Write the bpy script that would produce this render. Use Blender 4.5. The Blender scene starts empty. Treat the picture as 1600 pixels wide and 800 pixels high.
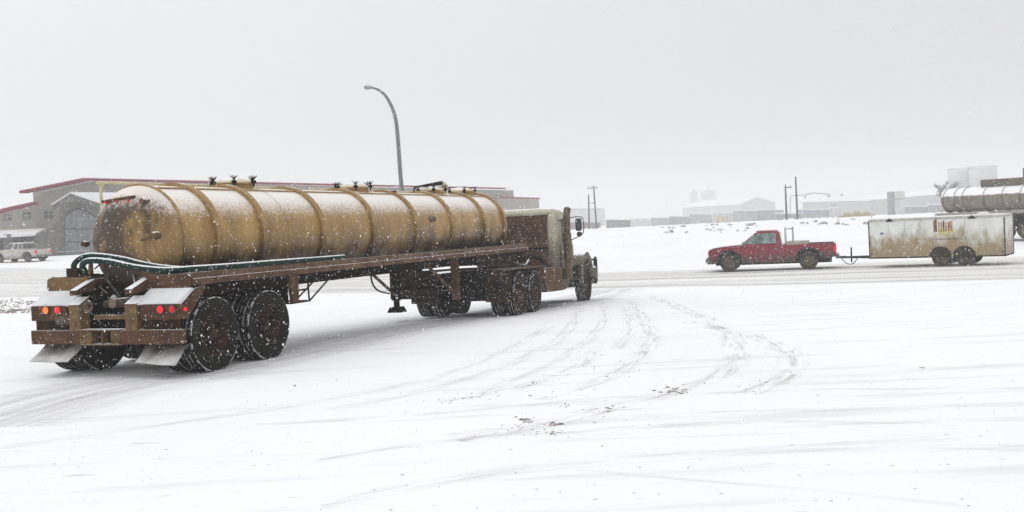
import bpy, bmesh, math, random
import numpy as np
from mathutils import Vector, Matrix, noise as mnoise
random.seed(7); rng = np.random.default_rng(7)
sc = bpy.context.scene
COL = sc.collection

# ---------------------------------------------------------------- camera
FPX, PITCH, ROLL, EYE = 1610.6, -.0319, .0476, 1.867
_F = Vector((0, math.cos(PITCH), math.sin(PITCH))); _R = Vector((1, 0, 0)); _U = _R.cross(_F)
CR = math.cos(ROLL)*_R - math.sin(ROLL)*_U
CU = math.sin(ROLL)*_R + math.cos(ROLL)*_U
cd = bpy.data.cameras.new('camera'); cam = bpy.data.objects.new('camera', cd); COL.objects.link(cam)
m = Matrix.Identity(4)
for i in range(3):
    m[i][0] = CR[i]; m[i][1] = CU[i]; m[i][2] = -_F[i]
m.translation = Vector((0, 0, EYE)); cam.matrix_world = m
cd.sensor_width = 36; cd.lens = FPX/1600*36; cd.clip_start = .1; cd.clip_end = 6000
sc.camera = cam

# ---------------------------------------------------------------- world, sun, exposure
w = bpy.data.worlds.new('World'); sc.world = w; w.use_nodes = True
nt = w.node_tree; N = nt.nodes; L = nt.links; N.clear()
out = N.new('ShaderNodeOutputWorld'); bg = N.new('ShaderNodeBackground'); bg.inputs[1].default_value = .1
sky = N.new('ShaderNodeTexSky'); sky.sky_type = 'NISHITA'; sky.sun_disc = False
SUN_EL, SUN_AZ = math.radians(48), math.radians(-75)      # azimuth from +Y, negative = to the left
sky.sun_elevation = SUN_EL; sky.sun_rotation = SUN_AZ
hs = N.new('ShaderNodeHueSaturation'); hs.inputs['Saturation'].default_value = .12; hs.inputs['Value'].default_value = 1.0
tc = N.new('ShaderNodeTexCoord'); sx = N.new('ShaderNodeSeparateXYZ')
ramp = N.new('ShaderNodeValToRGB')                        # overcast deck: brighter towards the zenith
ramp.color_ramp.elements[0].position = 0; ramp.color_ramp.elements[0].color = (.575, .575, .583, 1)
ramp.color_ramp.elements[1].position = 1; ramp.color_ramp.elements[1].color = (1.12, 1.12, 1.13, 1)
e = ramp.color_ramp.elements.new(.3); e.color = (.69, .697, .705, 1)
az = N.new('ShaderNodeMapRange'); az.inputs[1].default_value = -1; az.inputs[2].default_value = 1
azc = N.new('ShaderNodeMix'); azc.data_type = 'RGBA'; azc.inputs[6].default_value = (15.1, 15.7, 15.7, 1); azc.inputs[7].default_value = (10.1, 9.75, 9.75, 1)
vm = N.new('ShaderNodeVectorMath'); vm.operation = 'MULTIPLY'
nz = N.new('ShaderNodeTexNoise'); nz.inputs['Scale'].default_value = 1.6; nz.inputs['Detail'].default_value = 3
nmr = N.new('ShaderNodeMapRange'); nmr.inputs[3].default_value = .97; nmr.inputs[4].default_value = 1.03
vm2 = N.new('ShaderNodeVectorMath'); vm2.operation = 'SCALE'
mx = N.new('ShaderNodeMix'); mx.data_type = 'RGBA'; mx.inputs[0].default_value = .94
L.new(tc.outputs['Generated'], sx.inputs[0]); L.new(sx.outputs[2], ramp.inputs[0]); L.new(sx.outputs[0], az.inputs[0])
L.new(tc.outputs['Generated'], nz.inputs['Vector']); L.new(nz.outputs['Fac'], nmr.inputs[0])
L.new(ramp.outputs[0], vm.inputs[0]); L.new(az.outputs[0], azc.inputs[0]); L.new(azc.outputs[2], vm.inputs[1])
L.new(vm.outputs[0], vm2.inputs[0]); L.new(nmr.outputs[0], vm2.inputs['Scale'])
L.new(sky.outputs[0], hs.inputs['Color']); L.new(hs.outputs[0], mx.inputs[6]); L.new(vm2.outputs[0], mx.inputs[7])
L.new(mx.outputs[2], bg.inputs[0]); L.new(bg.outputs[0], out.inputs[0])
sl = bpy.data.lights.new('sun', 'SUN'); sl.energy = .5; sl.angle = math.radians(40); sl.color = (1, .98, .95)
so = bpy.data.objects.new('sun', sl); COL.objects.link(so)
sd = Vector((math.cos(SUN_EL)*math.sin(SUN_AZ), math.cos(SUN_EL)*math.cos(SUN_AZ), math.sin(SUN_EL)))
so.rotation_euler = sd.to_track_quat('Z', 'Y').to_euler()
sc.view_settings.view_transform = 'Standard'; sc.view_settings.look = 'None'
sc.view_settings.exposure = -.06; sc.view_settings.gamma = 1
sc.cycles.use_denoising = True; sc.cycles.volume_bounces = 2; sc.cycles.max_bounces = 8
sc.cycles.transparent_max_bounces = 24

# ---------------------------------------------------------------- terrain
def interp(v, xs, ys): return float(np.interp(v, xs, ys))
def sm(a, b, v):
    t = min(1, max(0, (v-a)/(b-a))); return t*t*(3-2*t)
def G(x, y):
    z = interp(y, [-1e4, 15, 19, 23.7, 30.3, 36, 45, 56], [0, 0, -.06, -.258, -.523, -.70, -.815, -.80])
    far = .68
    z += (far+.80)*sm(56, 108, y - .10*max(0, -x-20) + .25*max(0, x-30))
    a = min(1, max(.25, y/20))
    z += interp(y, [118, 200, 450, 900], [0, -.7, -3.2, -3.4])*sm(-35, 15, x)
    z += .018*a*mnoise.noise((x*.35, y*.35, 3)) + .05*sm(50, 70, y)*mnoise.noise((x*.12, y*.12, 9))
    return z
def ray(px, py):
    px, py = float(px), float(py)
    return (px-800)/FPX*CR - (py-400)/FPX*CU + _F
def at(px, py, Y):
    d = ray(px, py); return Vector((0, 0, EYE)) + d*float(Y/d.y)
def hit(px, py):
    d = ray(px, py); o = Vector((0, 0, EYE)); t = 2.0
    while t < 1500:
        p = o + d*t
        if p.z < G(p.x, p.y):
            lo, hi = t/1.02-.01, t
            for _ in range(20):
                mid = (lo+hi)/2; q = o+d*mid
                if q.z < G(q.x, q.y): hi = mid
                else: lo = mid
            return o+d*hi
        t = t*1.02
    return o+d*t

# ---------------------------------------------------------------- materials
def mat(name, base, var=None, scale=3, rough=.7, metal=0, snow=None, snow_amp=.5, snow_scale=9, stretch=(1, 1, 1),
        mud=None, mud_shade_col=(.07, .045, .03), mud_noise=.5, patch=None, patchcol=None, patch_scale=1.2, bump=.0, bscale=30,
        emit=0, spec=None, fleck=0, snow_w=.05, snow_col=(.83, .83, .84), stain=None, tyre=None, pstretch=(1, 1, 1), coat=0):
    M = bpy.data.materials.new(name); M.use_nodes = True
    t = M.node_tree; n = t.nodes; l = t.links; b = n['Principled BSDF']
    if spec is None: spec = .06 if max(base) < .2 else .25
    b.inputs['Roughness'].default_value = rough; b.inputs['Metallic'].default_value = metal
    b.inputs['Specular IOR Level'].default_value = spec; b.inputs['Coat Weight'].default_value = coat
    tc = n.new('ShaderNodeTexCoord')
    def mapped(s):
        mp = n.new('ShaderNodeMapping'); mp.inputs['Scale'].default_value = s; l.new(tc.outputs['Object'], mp.inputs[0]); return mp.outputs[0]
    def tex(s, st=(1, 1, 1), d=5, r=.6):
        x = n.new('ShaderNodeTexNoise'); x.inputs['Scale'].default_value = s; x.inputs['Detail'].default_value = d
        x.inputs['Roughness'].default_value = r; l.new(mapped(st), x.inputs['Vector']); return x.outputs['Fac']
    def mr(v, a, b_, c=0, d=1, smooth=True):
        x = n.new('ShaderNodeMapRange'); x.interpolation_type = 'SMOOTHSTEP' if smooth else 'LINEAR'
        x.inputs[1].default_value = a; x.inputs[2].default_value = b_; x.inputs[3].default_value = c; x.inputs[4].default_value = d
        l.new(v, x.inputs[0]); return x.outputs[0]
    def mathn(op, a, b_):
        x = n.new('ShaderNodeMath'); x.operation = op
        for i, v in enumerate((a, b_)):
            if isinstance(v, (int, float)): x.inputs[i].default_value = v
            else: l.new(v, x.inputs[i])
        return x.outputs[0]
    def mix(f, a, b_):
        x = n.new('ShaderNodeMix'); x.data_type = 'RGBA'; l.new(f, x.inputs[0])
        for i, v in ((6, a), (7, b_)):
            if isinstance(v, tuple): x.inputs[i].default_value = (*v, 1)
            else: l.new(v, x.inputs[i])
        return x.outputs[2]
    c = base
    var = var or tuple(v*.7 for v in base)
    c = mix(mr(tex(scale, stretch), .33, .67), base, var)
    if patch is not None:
        c = mix(mr(tex(patch_scale, pstretch), patch, patch+.15), c, patchcol)
    if mud is not None:  # mud by height; on tank and rings it also carries painted shade
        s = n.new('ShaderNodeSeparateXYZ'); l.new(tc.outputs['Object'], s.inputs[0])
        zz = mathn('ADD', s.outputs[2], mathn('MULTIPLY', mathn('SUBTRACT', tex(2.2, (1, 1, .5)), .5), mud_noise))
        c = mix(mr(zz, mud[1], mud[0]), c, mud_shade_col)
    if stain is not None:                                  # soot and mud plume with a soft ragged outline
        s = n.new('ShaderNodeSeparateXYZ'); l.new(tc.outputs['Object'], s.inputs[0])
        ax = mathn('ABSOLUTE', mathn('ADD', s.outputs[0], -stain[0]), 0)
        ax = mathn('ADD', ax, mathn('MULTIPLY', mathn('SUBTRACT', tex(4.5), .5), .9))
        f = mathn('MULTIPLY', mr(ax, stain[1]+.12, stain[1]-.12), mr(s.outputs[2], stain[3]+.12, stain[3]-.05))
        c = mix(mathn('MULTIPLY', f, .85), c, stain[2])
    if tyre is not None:                                   # snow packed on the shoulder of the tread
        s = n.new('ShaderNodeSeparateXYZ'); l.new(tc.outputs['Object'], s.inputs[0])
        r = mathn('SQRT', mathn('ADD', mathn('MULTIPLY', s.outputs[1], s.outputs[1]), mathn('MULTIPLY', s.outputs[2], s.outputs[2])), 0)
        band = mathn('MULTIPLY', mr(r, tyre*.955, tyre*.968), mr(r, tyre*.994, tyre*.982))
        band = mathn('MULTIPLY', band, mr(tex(12), .46, .56))
        c = mix(band, c, (.5, .5, .51))
        c = mix(mathn('MULTIPLY', mr(r, tyre*.985, tyre*.96), mr(tex(40, d=2), .62, .74)), c, (.07, .062, .05))
    if fleck:
        c = mix(mr(tex(55, d=2), fleck, fleck+.06), c, (.62, .62, .63))
    if snow is not None:
        g = n.new('ShaderNodeNewGeometry'); s = n.new('ShaderNodeSeparateXYZ'); l.new(g.outputs['Normal'], s.inputs[0])
        a = mathn('MULTIPLY', mathn('SUBTRACT', tex(snow_scale, d=8, r=.75), .5), snow_amp)
        c = mix(mr(mathn('ADD', s.outputs[2], a), snow-snow_w, snow+snow_w), c, snow_col)
    if isinstance(c, tuple): b.inputs['Base Color'].default_value = (*c, 1)
    else: l.new(c, b.inputs['Base Color'])
    if bump:
        bp = n.new('ShaderNodeBump'); bp.inputs['Strength'].default_value = 1; bp.inputs['Distance'].default_value = bump
        l.new(tex(bscale), bp.inputs['Height']); l.new(bp.outputs[0], b.inputs['Normal'])
    if emit:
        b.inputs['Emission Color'].default_value = (*base, 1); b.inputs['Emission Strength'].default_value = emit
    return M

MUD = (.045, .026, .017)
M = {}
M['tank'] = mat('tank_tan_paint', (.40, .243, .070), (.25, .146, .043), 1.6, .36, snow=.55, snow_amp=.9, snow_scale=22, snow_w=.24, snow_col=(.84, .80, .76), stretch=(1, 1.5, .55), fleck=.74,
                mud=(1.25, 2.1), mud_shade_col=(.022, .013, .007), mud_noise=1.1, bump=.004, bscale=20, spec=.4, patch=.6, patchcol=(.42, .27, .075), patch_scale=2.2, pstretch=(1, 2.2, .35))  # dark lower gradient: mud plus underside shade painted into the colour
M['head'] = mat('tank_head_dirty', (.33, .205, .066), (.19, .11, .038), 2.0, .5, stretch=(2.2, 1, .5), snow=.50, snow_amp=1.0, snow_scale=20, snow_w=.2, snow_col=(.72, .66, .6), fleck=.69,
                patch=.42, patchcol=(.055, .031, .018), patch_scale=1.6, pstretch=(1.3, 1, .45), mud=(1.1, 1.85), mud_shade_col=(.06, .036, .02), spec=.4, stain=(-.12, .32, (.030, .018, .012), 2.40))
M['band'] = mat('ring_tan', (.38, .24, .09), (.27, .165, .06), 6, .5, mud=(1.35, 2.15), mud_shade_col=(.03, .018, .010), mud_noise=.5, snow=.97, snow_amp=.3)  # rings darken downwards: mud, with shade painted in as well
M['cream'] = mat('cream_paint', (.62, .54, .34), (.5, .42, .26), 5, .5, snow=.93, snow_amp=.3)
M['frame'] = mat('rusty_frame', (.120, .062, .036), (.068, .038, .024), 3, .75, snow=.72, snow_amp=.9, snow_scale=20, bump=.004,
                 patch=.6, patchcol=(.17, .11, .06), patch_scale=2.5, fleck=.70)
M['frame2'] = mat('yellow_brown_mud', (.20, .12, .045), (.085, .05, .026), 5, .8, snow=.75, snow_amp=.7, snow_scale=20, bump=.004, fleck=.70)
M['rail'] = mat('rail_brown', (.14, .085, .054), (.08, .048, .031), 2.5, .7, snow=.93, snow_amp=.35, snow_scale=20, bump=.003, fleck=.69,
                patch=.62, patchcol=(.2, .13, .08), patch_scale=2)
M['dark'] = mat('dark_grime', (.006, .0045, .0035), (.016, .010, .006), 5, .85, fleck=.71)
M['mudflap'] = mat('muddy_flap', (.046, .025, .014), (.02, .012, .008), 4, .9, fleck=.70, bump=.006)
M['snowflap'] = mat('flap_with_snow', (.62, .61, .60), (.46, .44, .42), 5, .8, mud=(.47, .27), mud_shade_col=(.07, .045, .032), mud_noise=.35)
M['snow_dirty'] = mat('greyish_lying_snow', (.60, .60, .61), (.70, .70, .71), 3, .85, patch=.6, patchcol=(.3, .27, .25), patch_scale=4)
M['snow'] = mat('lying_snow', (.84, .84, .85), (.80, .80, .82), 6, .8, bump=.01, bscale=12)
M['pipe'] = mat('muddy_pipe', (.20, .16, .12), (.09, .065, .045), 6, .6, snow=.85, snow_amp=.6)
M['metal'] = mat('dull_metal', (.075, .06, .05), (.04, .03, .024), 6, .6, snow=.78, snow_amp=.5)
M['steel'] = mat('grey_steel', (.30, .30, .31), (.22, .22, .23), 6, .5, metal=.4)
M['rim_drive'] = mat('muddy_rim', (.075, .052, .036), (.04, .028, .02), 6, .85, bump=.006)
M['rim'] = mat('rusty_rim', (.062, .031, .019), (.022, .013, .009), 7, .8, fleck=.66, bump=.006)
M['tyre'] = mat('tyre_rubber', (.012, .0115, .010), (.022, .020, .017), 6, .85, tyre=.525, bump=.004, bscale=60)
M['tyre_t'] = mat('tyre_rubber_drive', (.034, .027, .020), (.018, .015, .012), 6, .85, tyre=.505, bump=.004, bscale=60)
M['tyre_s'] = mat('tyre_small', (.022, .020, .018), (.07, .055, .04), 9, .85)
M['hose'] = mat('green_hose', (.008, .032, .024), (.02, .045, .035), 9, .55, snow=.62, snow_amp=.9, snow_scale=25)
M['orange'] = mat('lamp_amber', (1, .10, .012), (1, .22, .03), 30, .4, emit=1.5)
M['red'] = mat('lamp_red', (.9, .015, .02), (.5, .01, .02), 40, .3, emit=.65)
M['redoff'] = mat('lamp_red_dim', (.6, .01, .02), (.35, .02, .02), 40, .3, emit=.35)
M['bezel'] = mat('lamp_bezel', (.10, .07, .06), None, 5, .6)
M['plate'] = mat('dirty_plate', (.17, .14, .11), (.07, .05, .035), 20, .7)
M['cabrear'] = mat('cab_rear_mud', (.070, .038, .024), (.12, .070, .042), 4, .9, fleck=.70, patch=.58, patchcol=(.04, .022, .014), pstretch=(.4, .4, 2), bump=.004)
M['cab'] = mat('cab_cream', (.50, .47, .36), (.36, .33, .24), 4, .45, mud=(1.1, 2.35), mud_shade_col=(.11, .082, .055), mud_noise=1.0, snow=.9, snow_amp=.3)
M['stack'] = mat('exhaust_dirty', (.16, .125, .085), (.09, .065, .042), 6, .6, metal=.2, fleck=.70)
M['step'] = mat('step_brown', (.17, .095, .05), (.07, .042, .026), 5, .7, stretch=(1, 2.5, .6), fleck=.71, snow=.8, snow_amp=.5)
M['hood'] = mat('hood_cream_muddy', (.42, .40, .30), (.22, .19, .13), 4, .5, mud=(.9, 1.35), mud_shade_col=(.06, .045, .03), snow=.93, snow_amp=.4)
M['fender'] = mat('fender_grey_mud', (.19, .165, .125), (.09, .072, .052), 5, .7, snow=.9, snow_amp=.4)
M['glass'] = mat('dark_glass', (.03, .035, .035), (.05, .055, .055), 3, .12, spec=.6)
M['mirror'] = mat('mirror_face', (.05, .07, .075), (.08, .10, .105), 8, .2, spec=.6)
M['black'] = mat('black_bar', (.012, .011, .011), (.03, .025, .02), 8, .6)

# ---------------------------------------------------------------- mesh helpers
class MB:
    def __init__(s): s.v = []; s.f = []
    def add(s, vs, fs):
        o = len(s.v); s.v += [Vector(v) for v in vs]; s.f += [tuple(i+o for i in f) for f in fs]; return s
    def box(s, x0, x1, y0, y1, z0, z1, rot=None, pivot=None):
        vs = [Vector((x, y, z)) for x in (x0, x1) for y in (y0, y1) for z in (z0, z1)]
        if rot: p = Vector(pivot); vs = [p + rot@(v-p) for v in vs]
        return s.add(vs, [(0, 1, 3, 2), (4, 6, 7, 5), (0, 4, 5, 1), (2, 3, 7, 6), (0, 2, 6, 4), (1, 5, 7, 3)])
    def prism(s, a, b):                                     # two matching polygons
        n = len(a); return s.add(list(a)+list(b), [tuple(range(n))[::-1], tuple(range(n, 2*n))] + [(i, (i+1) % n, n+(i+1) % n, n+i) for i in range(n)])
    def px(s, poly, x0, x1): return s.prism([(x0, y, z) for y, z in poly], [(x1, y, z) for y, z in poly])     # profile in y,z
    def py(s, poly, y0, y1): return s.prism([(x, y0, z) for x, z in poly], [(x, y1, z) for x, z in poly])     # profile in x,z
    def pz(s, poly, z0, z1): return s.prism([(x, y, z0) for x, y in poly], [(x, y, z1) for x, y in poly])
    def tube(s, pts, r, n=8, cap=True):
        pts = [Vector(p) for p in pts]; rs = r if isinstance(r, (list, tuple)) else [r]*len(pts)
        o = len(s.v); up = None
        for i, p in enumerate(pts):
            d = (pts[min(i+1, len(pts)-1)] - pts[max(i-1, 0)]).normalized()
            if up is None: up = d.orthogonal().normalized()
            up = (up - d*up.dot(d)).normalized(); q = d.cross(up)
            for k in range(n):
                a = 2*math.pi*k/n; s.v.append(p + rs[i]*(math.cos(a)*up + math.sin(a)*q))
        for i in range(len(pts)-1):
            for k in range(n):
                a = o+i*n+k; b = o+i*n+(k+1) % n; s.f.append((a, b, b+n, a+n))
        if cap: s.f.append(tuple(range(o, o+n))[::-1]); s.f.append(tuple(range(o+(len(pts)-1)*n, o+len(pts)*n)))
        return s
    def lathe(s, prof, axis='y', n=48, c=(0, 0, 0), closed=False):   # prof (along, radius)
        o = len(s.v); c = Vector(c)
        for a, r in prof:
            for k in range(n):
                t = 2*math.pi*k/n; u, v = r*math.cos(t), r*math.sin(t)
                p = {'x': (a, u, v), 'y': (u, a, v), 'z': (u, v, a)}[axis]; s.v.append(c+Vector(p))
        m_ = len(prof)
        for i in range(m_ if closed else m_-1):
            j = (i+1) % m_
            for k in range(n): s.f.append((o+i*n+k, o+i*n+(k+1) % n, o+j*n+(k+1) % n, o+j*n+k))
        return s
    def build(s, name, mat_, parent=None, smooth=False, bevel=0, off=None, loc=None, angle=40):
        vs = s.v
        if off is not None: vs = [v-Vector(off) for v in vs]
        if loc is not None: vs = [v-Vector(loc) for v in vs]
        me = bpy.data.meshes.new(name); me.from_pydata([tuple(v) for v in vs], [], s.f); me.validate()
        bm = bmesh.new(); bm.from_mesh(me)
        bmesh.ops.remove_doubles(bm, verts=bm.verts, dist=1e-5)
        bmesh.ops.recalc_face_normals(bm, faces=bm.faces)
        if bevel:
            es = [e for e in bm.edges if len(e.link_faces) == 2 and e.calc_face_angle(0) > .6]
            try: bmesh.ops.bevel(bm, geom=es, offset=bevel, segments=2, affect='EDGES', clamp_overlap=True)
            except Exception: pass
        if smooth:
            for f in bm.faces: f.smooth = True
            for e in bm.edges:
                if len(e.link_faces) == 2 and e.calc_face_angle(0) > math.radians(angle): e.smooth = False
        bm.to_mesh(me); bm.free(); me.materials.append(mat_)
        ob = bpy.data.objects.new(name, me); COL.objects.link(ob)
        if loc is not None: ob.location = loc
        if parent: ob.parent = parent
        return ob
def empty(name, label, cat, loc=(0, 0, 0), rz=0, rx=0, group=None):
    o = bpy.data.objects.new(name, None); COL.objects.link(o); o.location = loc; o.rotation_euler = (rx, 0, rz)
    o.empty_display_size = .3; o['label'] = label; o['category'] = cat
    if group: o['group'] = group
    return o
def tag(o, label, cat, group=None):
    o['label'] = label; o['category'] = cat
    if group: o['group'] = group
    return o
def struct(o, label=None):
    o['kind'] = 'structure'
    if label: o['label'] = label
    return o
def ell(cx, cz, rx, rz, a0, a1, n): return [(cx+rx*math.cos(math.radians(a0+(a1-a0)*i/n)), cz+rz*math.sin(math.radians(a0+(a1-a0)*i/n))) for i in range(n+1)]
def bez(pts, n=24):                                         # Catmull-Rom through points
    P = [Vector(p) for p in pts]; P = [2*P[0]-P[1]]+P+[2*P[-1]-P[-2]]; o = []
    for i in range(1, len(P)-2):
        for k in range(n):
            t = k/n; a, b, c, d = P[i-1:i+3]
            o.append(.5*((2*b)+(c-a)*t+(2*a-5*b+4*c-d)*t*t+(3*b-a-3*c+d)*t**3))
    o.append(P[-2]); return o

# ---------------------------------------------------------------- ground
def snow_ground_mat():
    Mt = bpy.data.materials.new('snow_ground'); Mt.use_nodes = True; t = Mt.node_tree; n = t.nodes; l = t.links; b = n['Principled BSDF']
    b.inputs['Roughness'].default_value = .75; b.inputs['Specular IOR Level'].default_value = .15
    g = n.new('ShaderNodeNewGeometry')
    def tex(s, st, d=6, r=.6):
        mp = n.new('ShaderNodeMapping'); mp.inputs['Scale'].default_value = st; mp.inputs['Rotation'].default_value = (0, 0, .12)
        l.new(g.outputs['Position'], mp.inputs[0])
        x = n.new('ShaderNodeTexNoise'); x.inputs['Scale'].default_value = s; x.inputs['Detail'].default_value = d; x.inputs['Roughness'].default_value = r
        l.new(mp.outputs[0], x.inputs['Vector']); return x.outputs['Fac']
    def mr(v, a, b_, c=0, d=1):
        x = n.new('ShaderNodeMapRange'); x.interpolation_type = 'SMOOTHSTEP'
        for i, q in enumerate((a, b_, c, d)): x.inputs[i+1].default_value = q
        l.new(v, x.inputs[0]); return x.outputs[0]
    def mix(f, a, b_):
        x = n.new('ShaderNodeMix'); x.data_type = 'RGBA'; l.new(f, x.inputs[0])
        for i, v in ((6, a), (7, b_)):
            if isinstance(v, tuple): x.inputs[i].default_value = (*v, 1)
            else: l.new(v, x.inputs[i])
        return x.outputs[2]
    c = mix(mr(tex(.12, (1, 1, 1)), .35, .65), (.87, .87, .88), (.83, .83, .845))
    c = mix(mr(tex(1.2, (.22, 2.2, 1)), .52, .72), c, (.73, .73, .75))       # wind and tyre streaks
    c = mix(mr(tex(5, (.25, 2.0, 1), 3), .66, .74), c, (.60, .57, .55))
    c = mix(mr(tex(14, (1, 1, 1), 2), .735, .76), c, (.30, .24, .20))        # small grit
    l.new(c, b.inputs['Base Color'])
    bp = n.new('ShaderNodeBump'); bp.inputs['Distance'].default_value = .02; bp.inputs['Strength'].default_value = .6
    l.new(tex(4, (.5, 1.5, 1)), bp.inputs['Height']); l.new(bp.outputs[0], b.inputs['Normal'])
    return Mt
GM = snow_ground_mat()
def build_ground():
    rs = [0.0] + list(np.geomspace(1.2, 1500, 250)); na = 300
    vs = [(0, 0, G(0, 0))]; fs = []
    ang = np.concatenate([np.linspace(-48, 48, 241), np.linspace(48, 312, 60)[1:-1]])*math.pi/180
    na = len(ang)
    for r in rs[1:]:
        for a in ang:
            x, y = r*math.sin(a), r*math.cos(a)
            vs.append((x, y, G(x, y)))
    for k in range(na): fs.append((0, 1+(k+1) % na, 1+k))
    for i in range(len(rs)-2):
        for k in range(na):
            a = 1+i*na+k; b = 1+i*na+(k+1) % na; fs.append((a, b, b+na, a+na))
    me = bpy.data.meshes.new('snow_ground'); me.from_pydata(vs, [], fs); me.materials.append(GM)
    for p in me.polygons: p.use_smooth = True
    o = bpy.data.objects.new('snow_ground', me); COL.objects.link(o); struct(o, 'flat snow covered yard and field')
    return o
build_ground()

def decal_mat(name, col, col2, lo, hi, scale, st, maxa=1, edge=.35):
    Mt = bpy.data.materials.new(name); Mt.use_nodes = True; t = Mt.node_tree; n = t.nodes; l = t.links; b = n['Principled BSDF']
    b.inputs['Roughness'].default_value = .85; b.inputs['Specular IOR Level'].default_value = .15
    uv = n.new('ShaderNodeUVMap'); sp = n.new('ShaderNodeSeparateXYZ'); l.new(uv.outputs[0], sp.inputs[0])
    def tex(s, stt, d=6, off=0):
        mp = n.new('ShaderNodeMapping'); mp.inputs['Scale'].default_value = stt; mp.inputs['Location'].default_value = (off, off, 0); l.new(uv.outputs[0], mp.inputs[0])
        x = n.new('ShaderNodeTexNoise'); x.inputs['Scale'].default_value = s; x.inputs['Detail'].default_value = d; x.inputs['Roughness'].default_value = .65
        l.new(mp.outputs[0], x.inputs['Vector']); return x.outputs['Fac']
    def mr(v, a, b_, c=0, d=1):
        x = n.new('ShaderNodeMapRange'); x.interpolation_type = 'SMOOTHSTEP'
        for i, q in enumerate((a, b_, c, d)): x.inputs[i+1].default_value = q
        l.new(v, x.inputs[0]); return x.outputs[0]
    def mul(a, b_):
        x = n.new('ShaderNodeMath'); x.operation = 'MULTIPLY'; l.new(a, x.inputs[0])
        if isinstance(b_, float): x.inputs[1].default_value = b_
        else: l.new(b_, x.inputs[1])
        return x.outputs[0]
    a = mul(mul(mr(tex(scale, st), lo, hi), mr(sp.outputs[1], 0, edge)), mr(sp.outputs[1], 1, 1-edge))
    a = mul(a, float(maxa)); l.new(a, b.inputs['Alpha'])
    x = n.new('ShaderNodeMix'); x.data_type = 'RGBA'; l.new(mr(tex(scale*1.7, st, 4, 5.3), .35, .65), x.inputs[0])
    x.inputs[6].default_value = (*col, 1); x.inputs[7].default_value = (*col2, 1); l.new(x.outputs[2], b.inputs['Base Color'])
    return Mt
def sheet(name, near, far, mat_, rows, dz):
    """near/far: matching lists of world points; u runs in metres, v 0..1 across"""
    vs = []; uvs = []; fs = []; u = 0
    for i, (a, b) in enumerate(zip(near, far)):
        if i: u += ((a-near[i-1]).length+(b-far[i-1]).length)/2
        for k in range(rows+1):
            p = a.lerp(b, k/rows); vs.append((p.x, p.y, G(p.x, p.y)+dz)); uvs.append((u, k/rows))
    for i in range(len(near)-1):
        for k in range(rows):
            a = i*(rows+1)+k; fs.append((a, a+rows+1, a+rows+2, a+1))
    me = bpy.data.meshes.new(name); me.from_pydata(vs, [], fs); ul = me.uv_layers.new(name='UVMap')
    for lp in me.loops: ul.data[lp.index].uv = uvs[lp.vertex_index]
    me.materials.append(mat_)
    for p in me.polygons: p.use_smooth = True
    o = bpy.data.objects.new(name, me); COL.objects.link(o); return o
def pxline(pts, n):
    xs = [p[0] for p in pts]; ys = [p[1] for p in pts]
    return [hit(x, interp(x, xs, ys)) for x in np.linspace(xs[0], xs[-1], n)]
RM = decal_mat('packed_snow_road', (.81, .795, .775), (.71, .69, .66), .26, .66, 1.0, (.035, 9, 1), .95, .10)
road_near = [(-300, 486), (0, 468), (300, 462), (620, 460), (940, 453), (1100, 449), (1350, 444), (1600, 438), (1950, 428)]
road_far = [(-300, 420), (0, 417), (300, 420), (620, 422), (940, 425), (1100, 420), (1350, 409), (1600, 399), (1950, 385)]
struct(sheet('road', pxline(road_near, 150), pxline(road_far, 150), RM, 24, .035), 'snow packed road crossing behind the tanker')

TM = decal_mat('dirty_tyre_track', (.70, .69, .675), (.47, .43, .40), .44, .72, 3.4, (.35, 1.5, 1), .62, .45)
TM2 = decal_mat('faint_tyre_track', (.76, .757, .76), (.68, .67, .665), .42, .68, 2.4, (.35, 2.2, 1), .55, .45)
TM3 = decal_mat('polished_snow_lane', (.64, .635, .65), (.77, .765, .78), .30, .68, 1.0, (.1, 9, 1), .75, .35)
def ribbon(name, pts, width, mt, dz=.008, n=14):
    W = bez([hit(*p) for p in pts], n); a = []; b = []
    for i, p in enumerate(W):
        d = W[min(i+1, len(W)-1)]-W[max(i-1, 0)]; d.z = 0; d.normalize(); s = Vector((-d.y, d.x, 0))*width/2
        a.append(p-s); b.append(p+s)
    o = sheet(name, a, b, mt, 3, dz); return struct(o)
tracks = [([(1015, 462), (1090, 492), (1135, 525), (1150, 560), (1115, 592), (1050, 612), (960, 637), (860, 662), (720, 690)], .5, TM),
          ([(1075, 503), (1170, 525), (1225, 548), (1240, 572), (1222, 592), (1170, 615)], .5, TM),
          ([(985, 470), (1010, 505), (1012, 540), (975, 575), (925, 600), (840, 625)], .4, TM),
          ([(930, 548), (900, 575), (800, 608), (690, 628)], .35, TM),
          ([(905, 472), (903, 490), (885, 520), (820, 560), (700, 600), (520, 640)], .4, TM2),
          ([(940, 470), (945, 495), (925, 525), (860, 570), (740, 615)], .3, TM2),
          ([(975, 480), (985, 510), (965, 545)], .35, TM2),
          ([(1610, 607), (1400, 608), (1150, 613), (950, 622), (700, 645), (400, 665)], .22, TM),
          ([(1610, 655), (1400, 660), (1100, 663), (900, 675), (690, 690), (480, 722)], .3, TM),
          ([(1610, 632), (1300, 640), (1000, 652), (700, 680)], .35, TM2),
          ([(1610, 700), (1200, 705), (800, 735), (500, 790)], .4, TM2),
          ([(1500, 790), (1200, 760), (900, 735)], .12, TM2),
          ([(0, 652), (130, 622), (280, 592), (420, 572)], .45, TM),
          ([(0, 700), (200, 672), (420, 640), (640, 600), (760, 560), (860, 510)], .35, TM2)]
for p, wd, mt in tracks: ribbon('tyre_track', p, wd, mt)
ribbon('packed_lane', [(-60, 668), (150, 610), (400, 560), (600, 517), (760, 492), (880, 472), (960, 452)], 2.8, TM3, .006)

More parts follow.
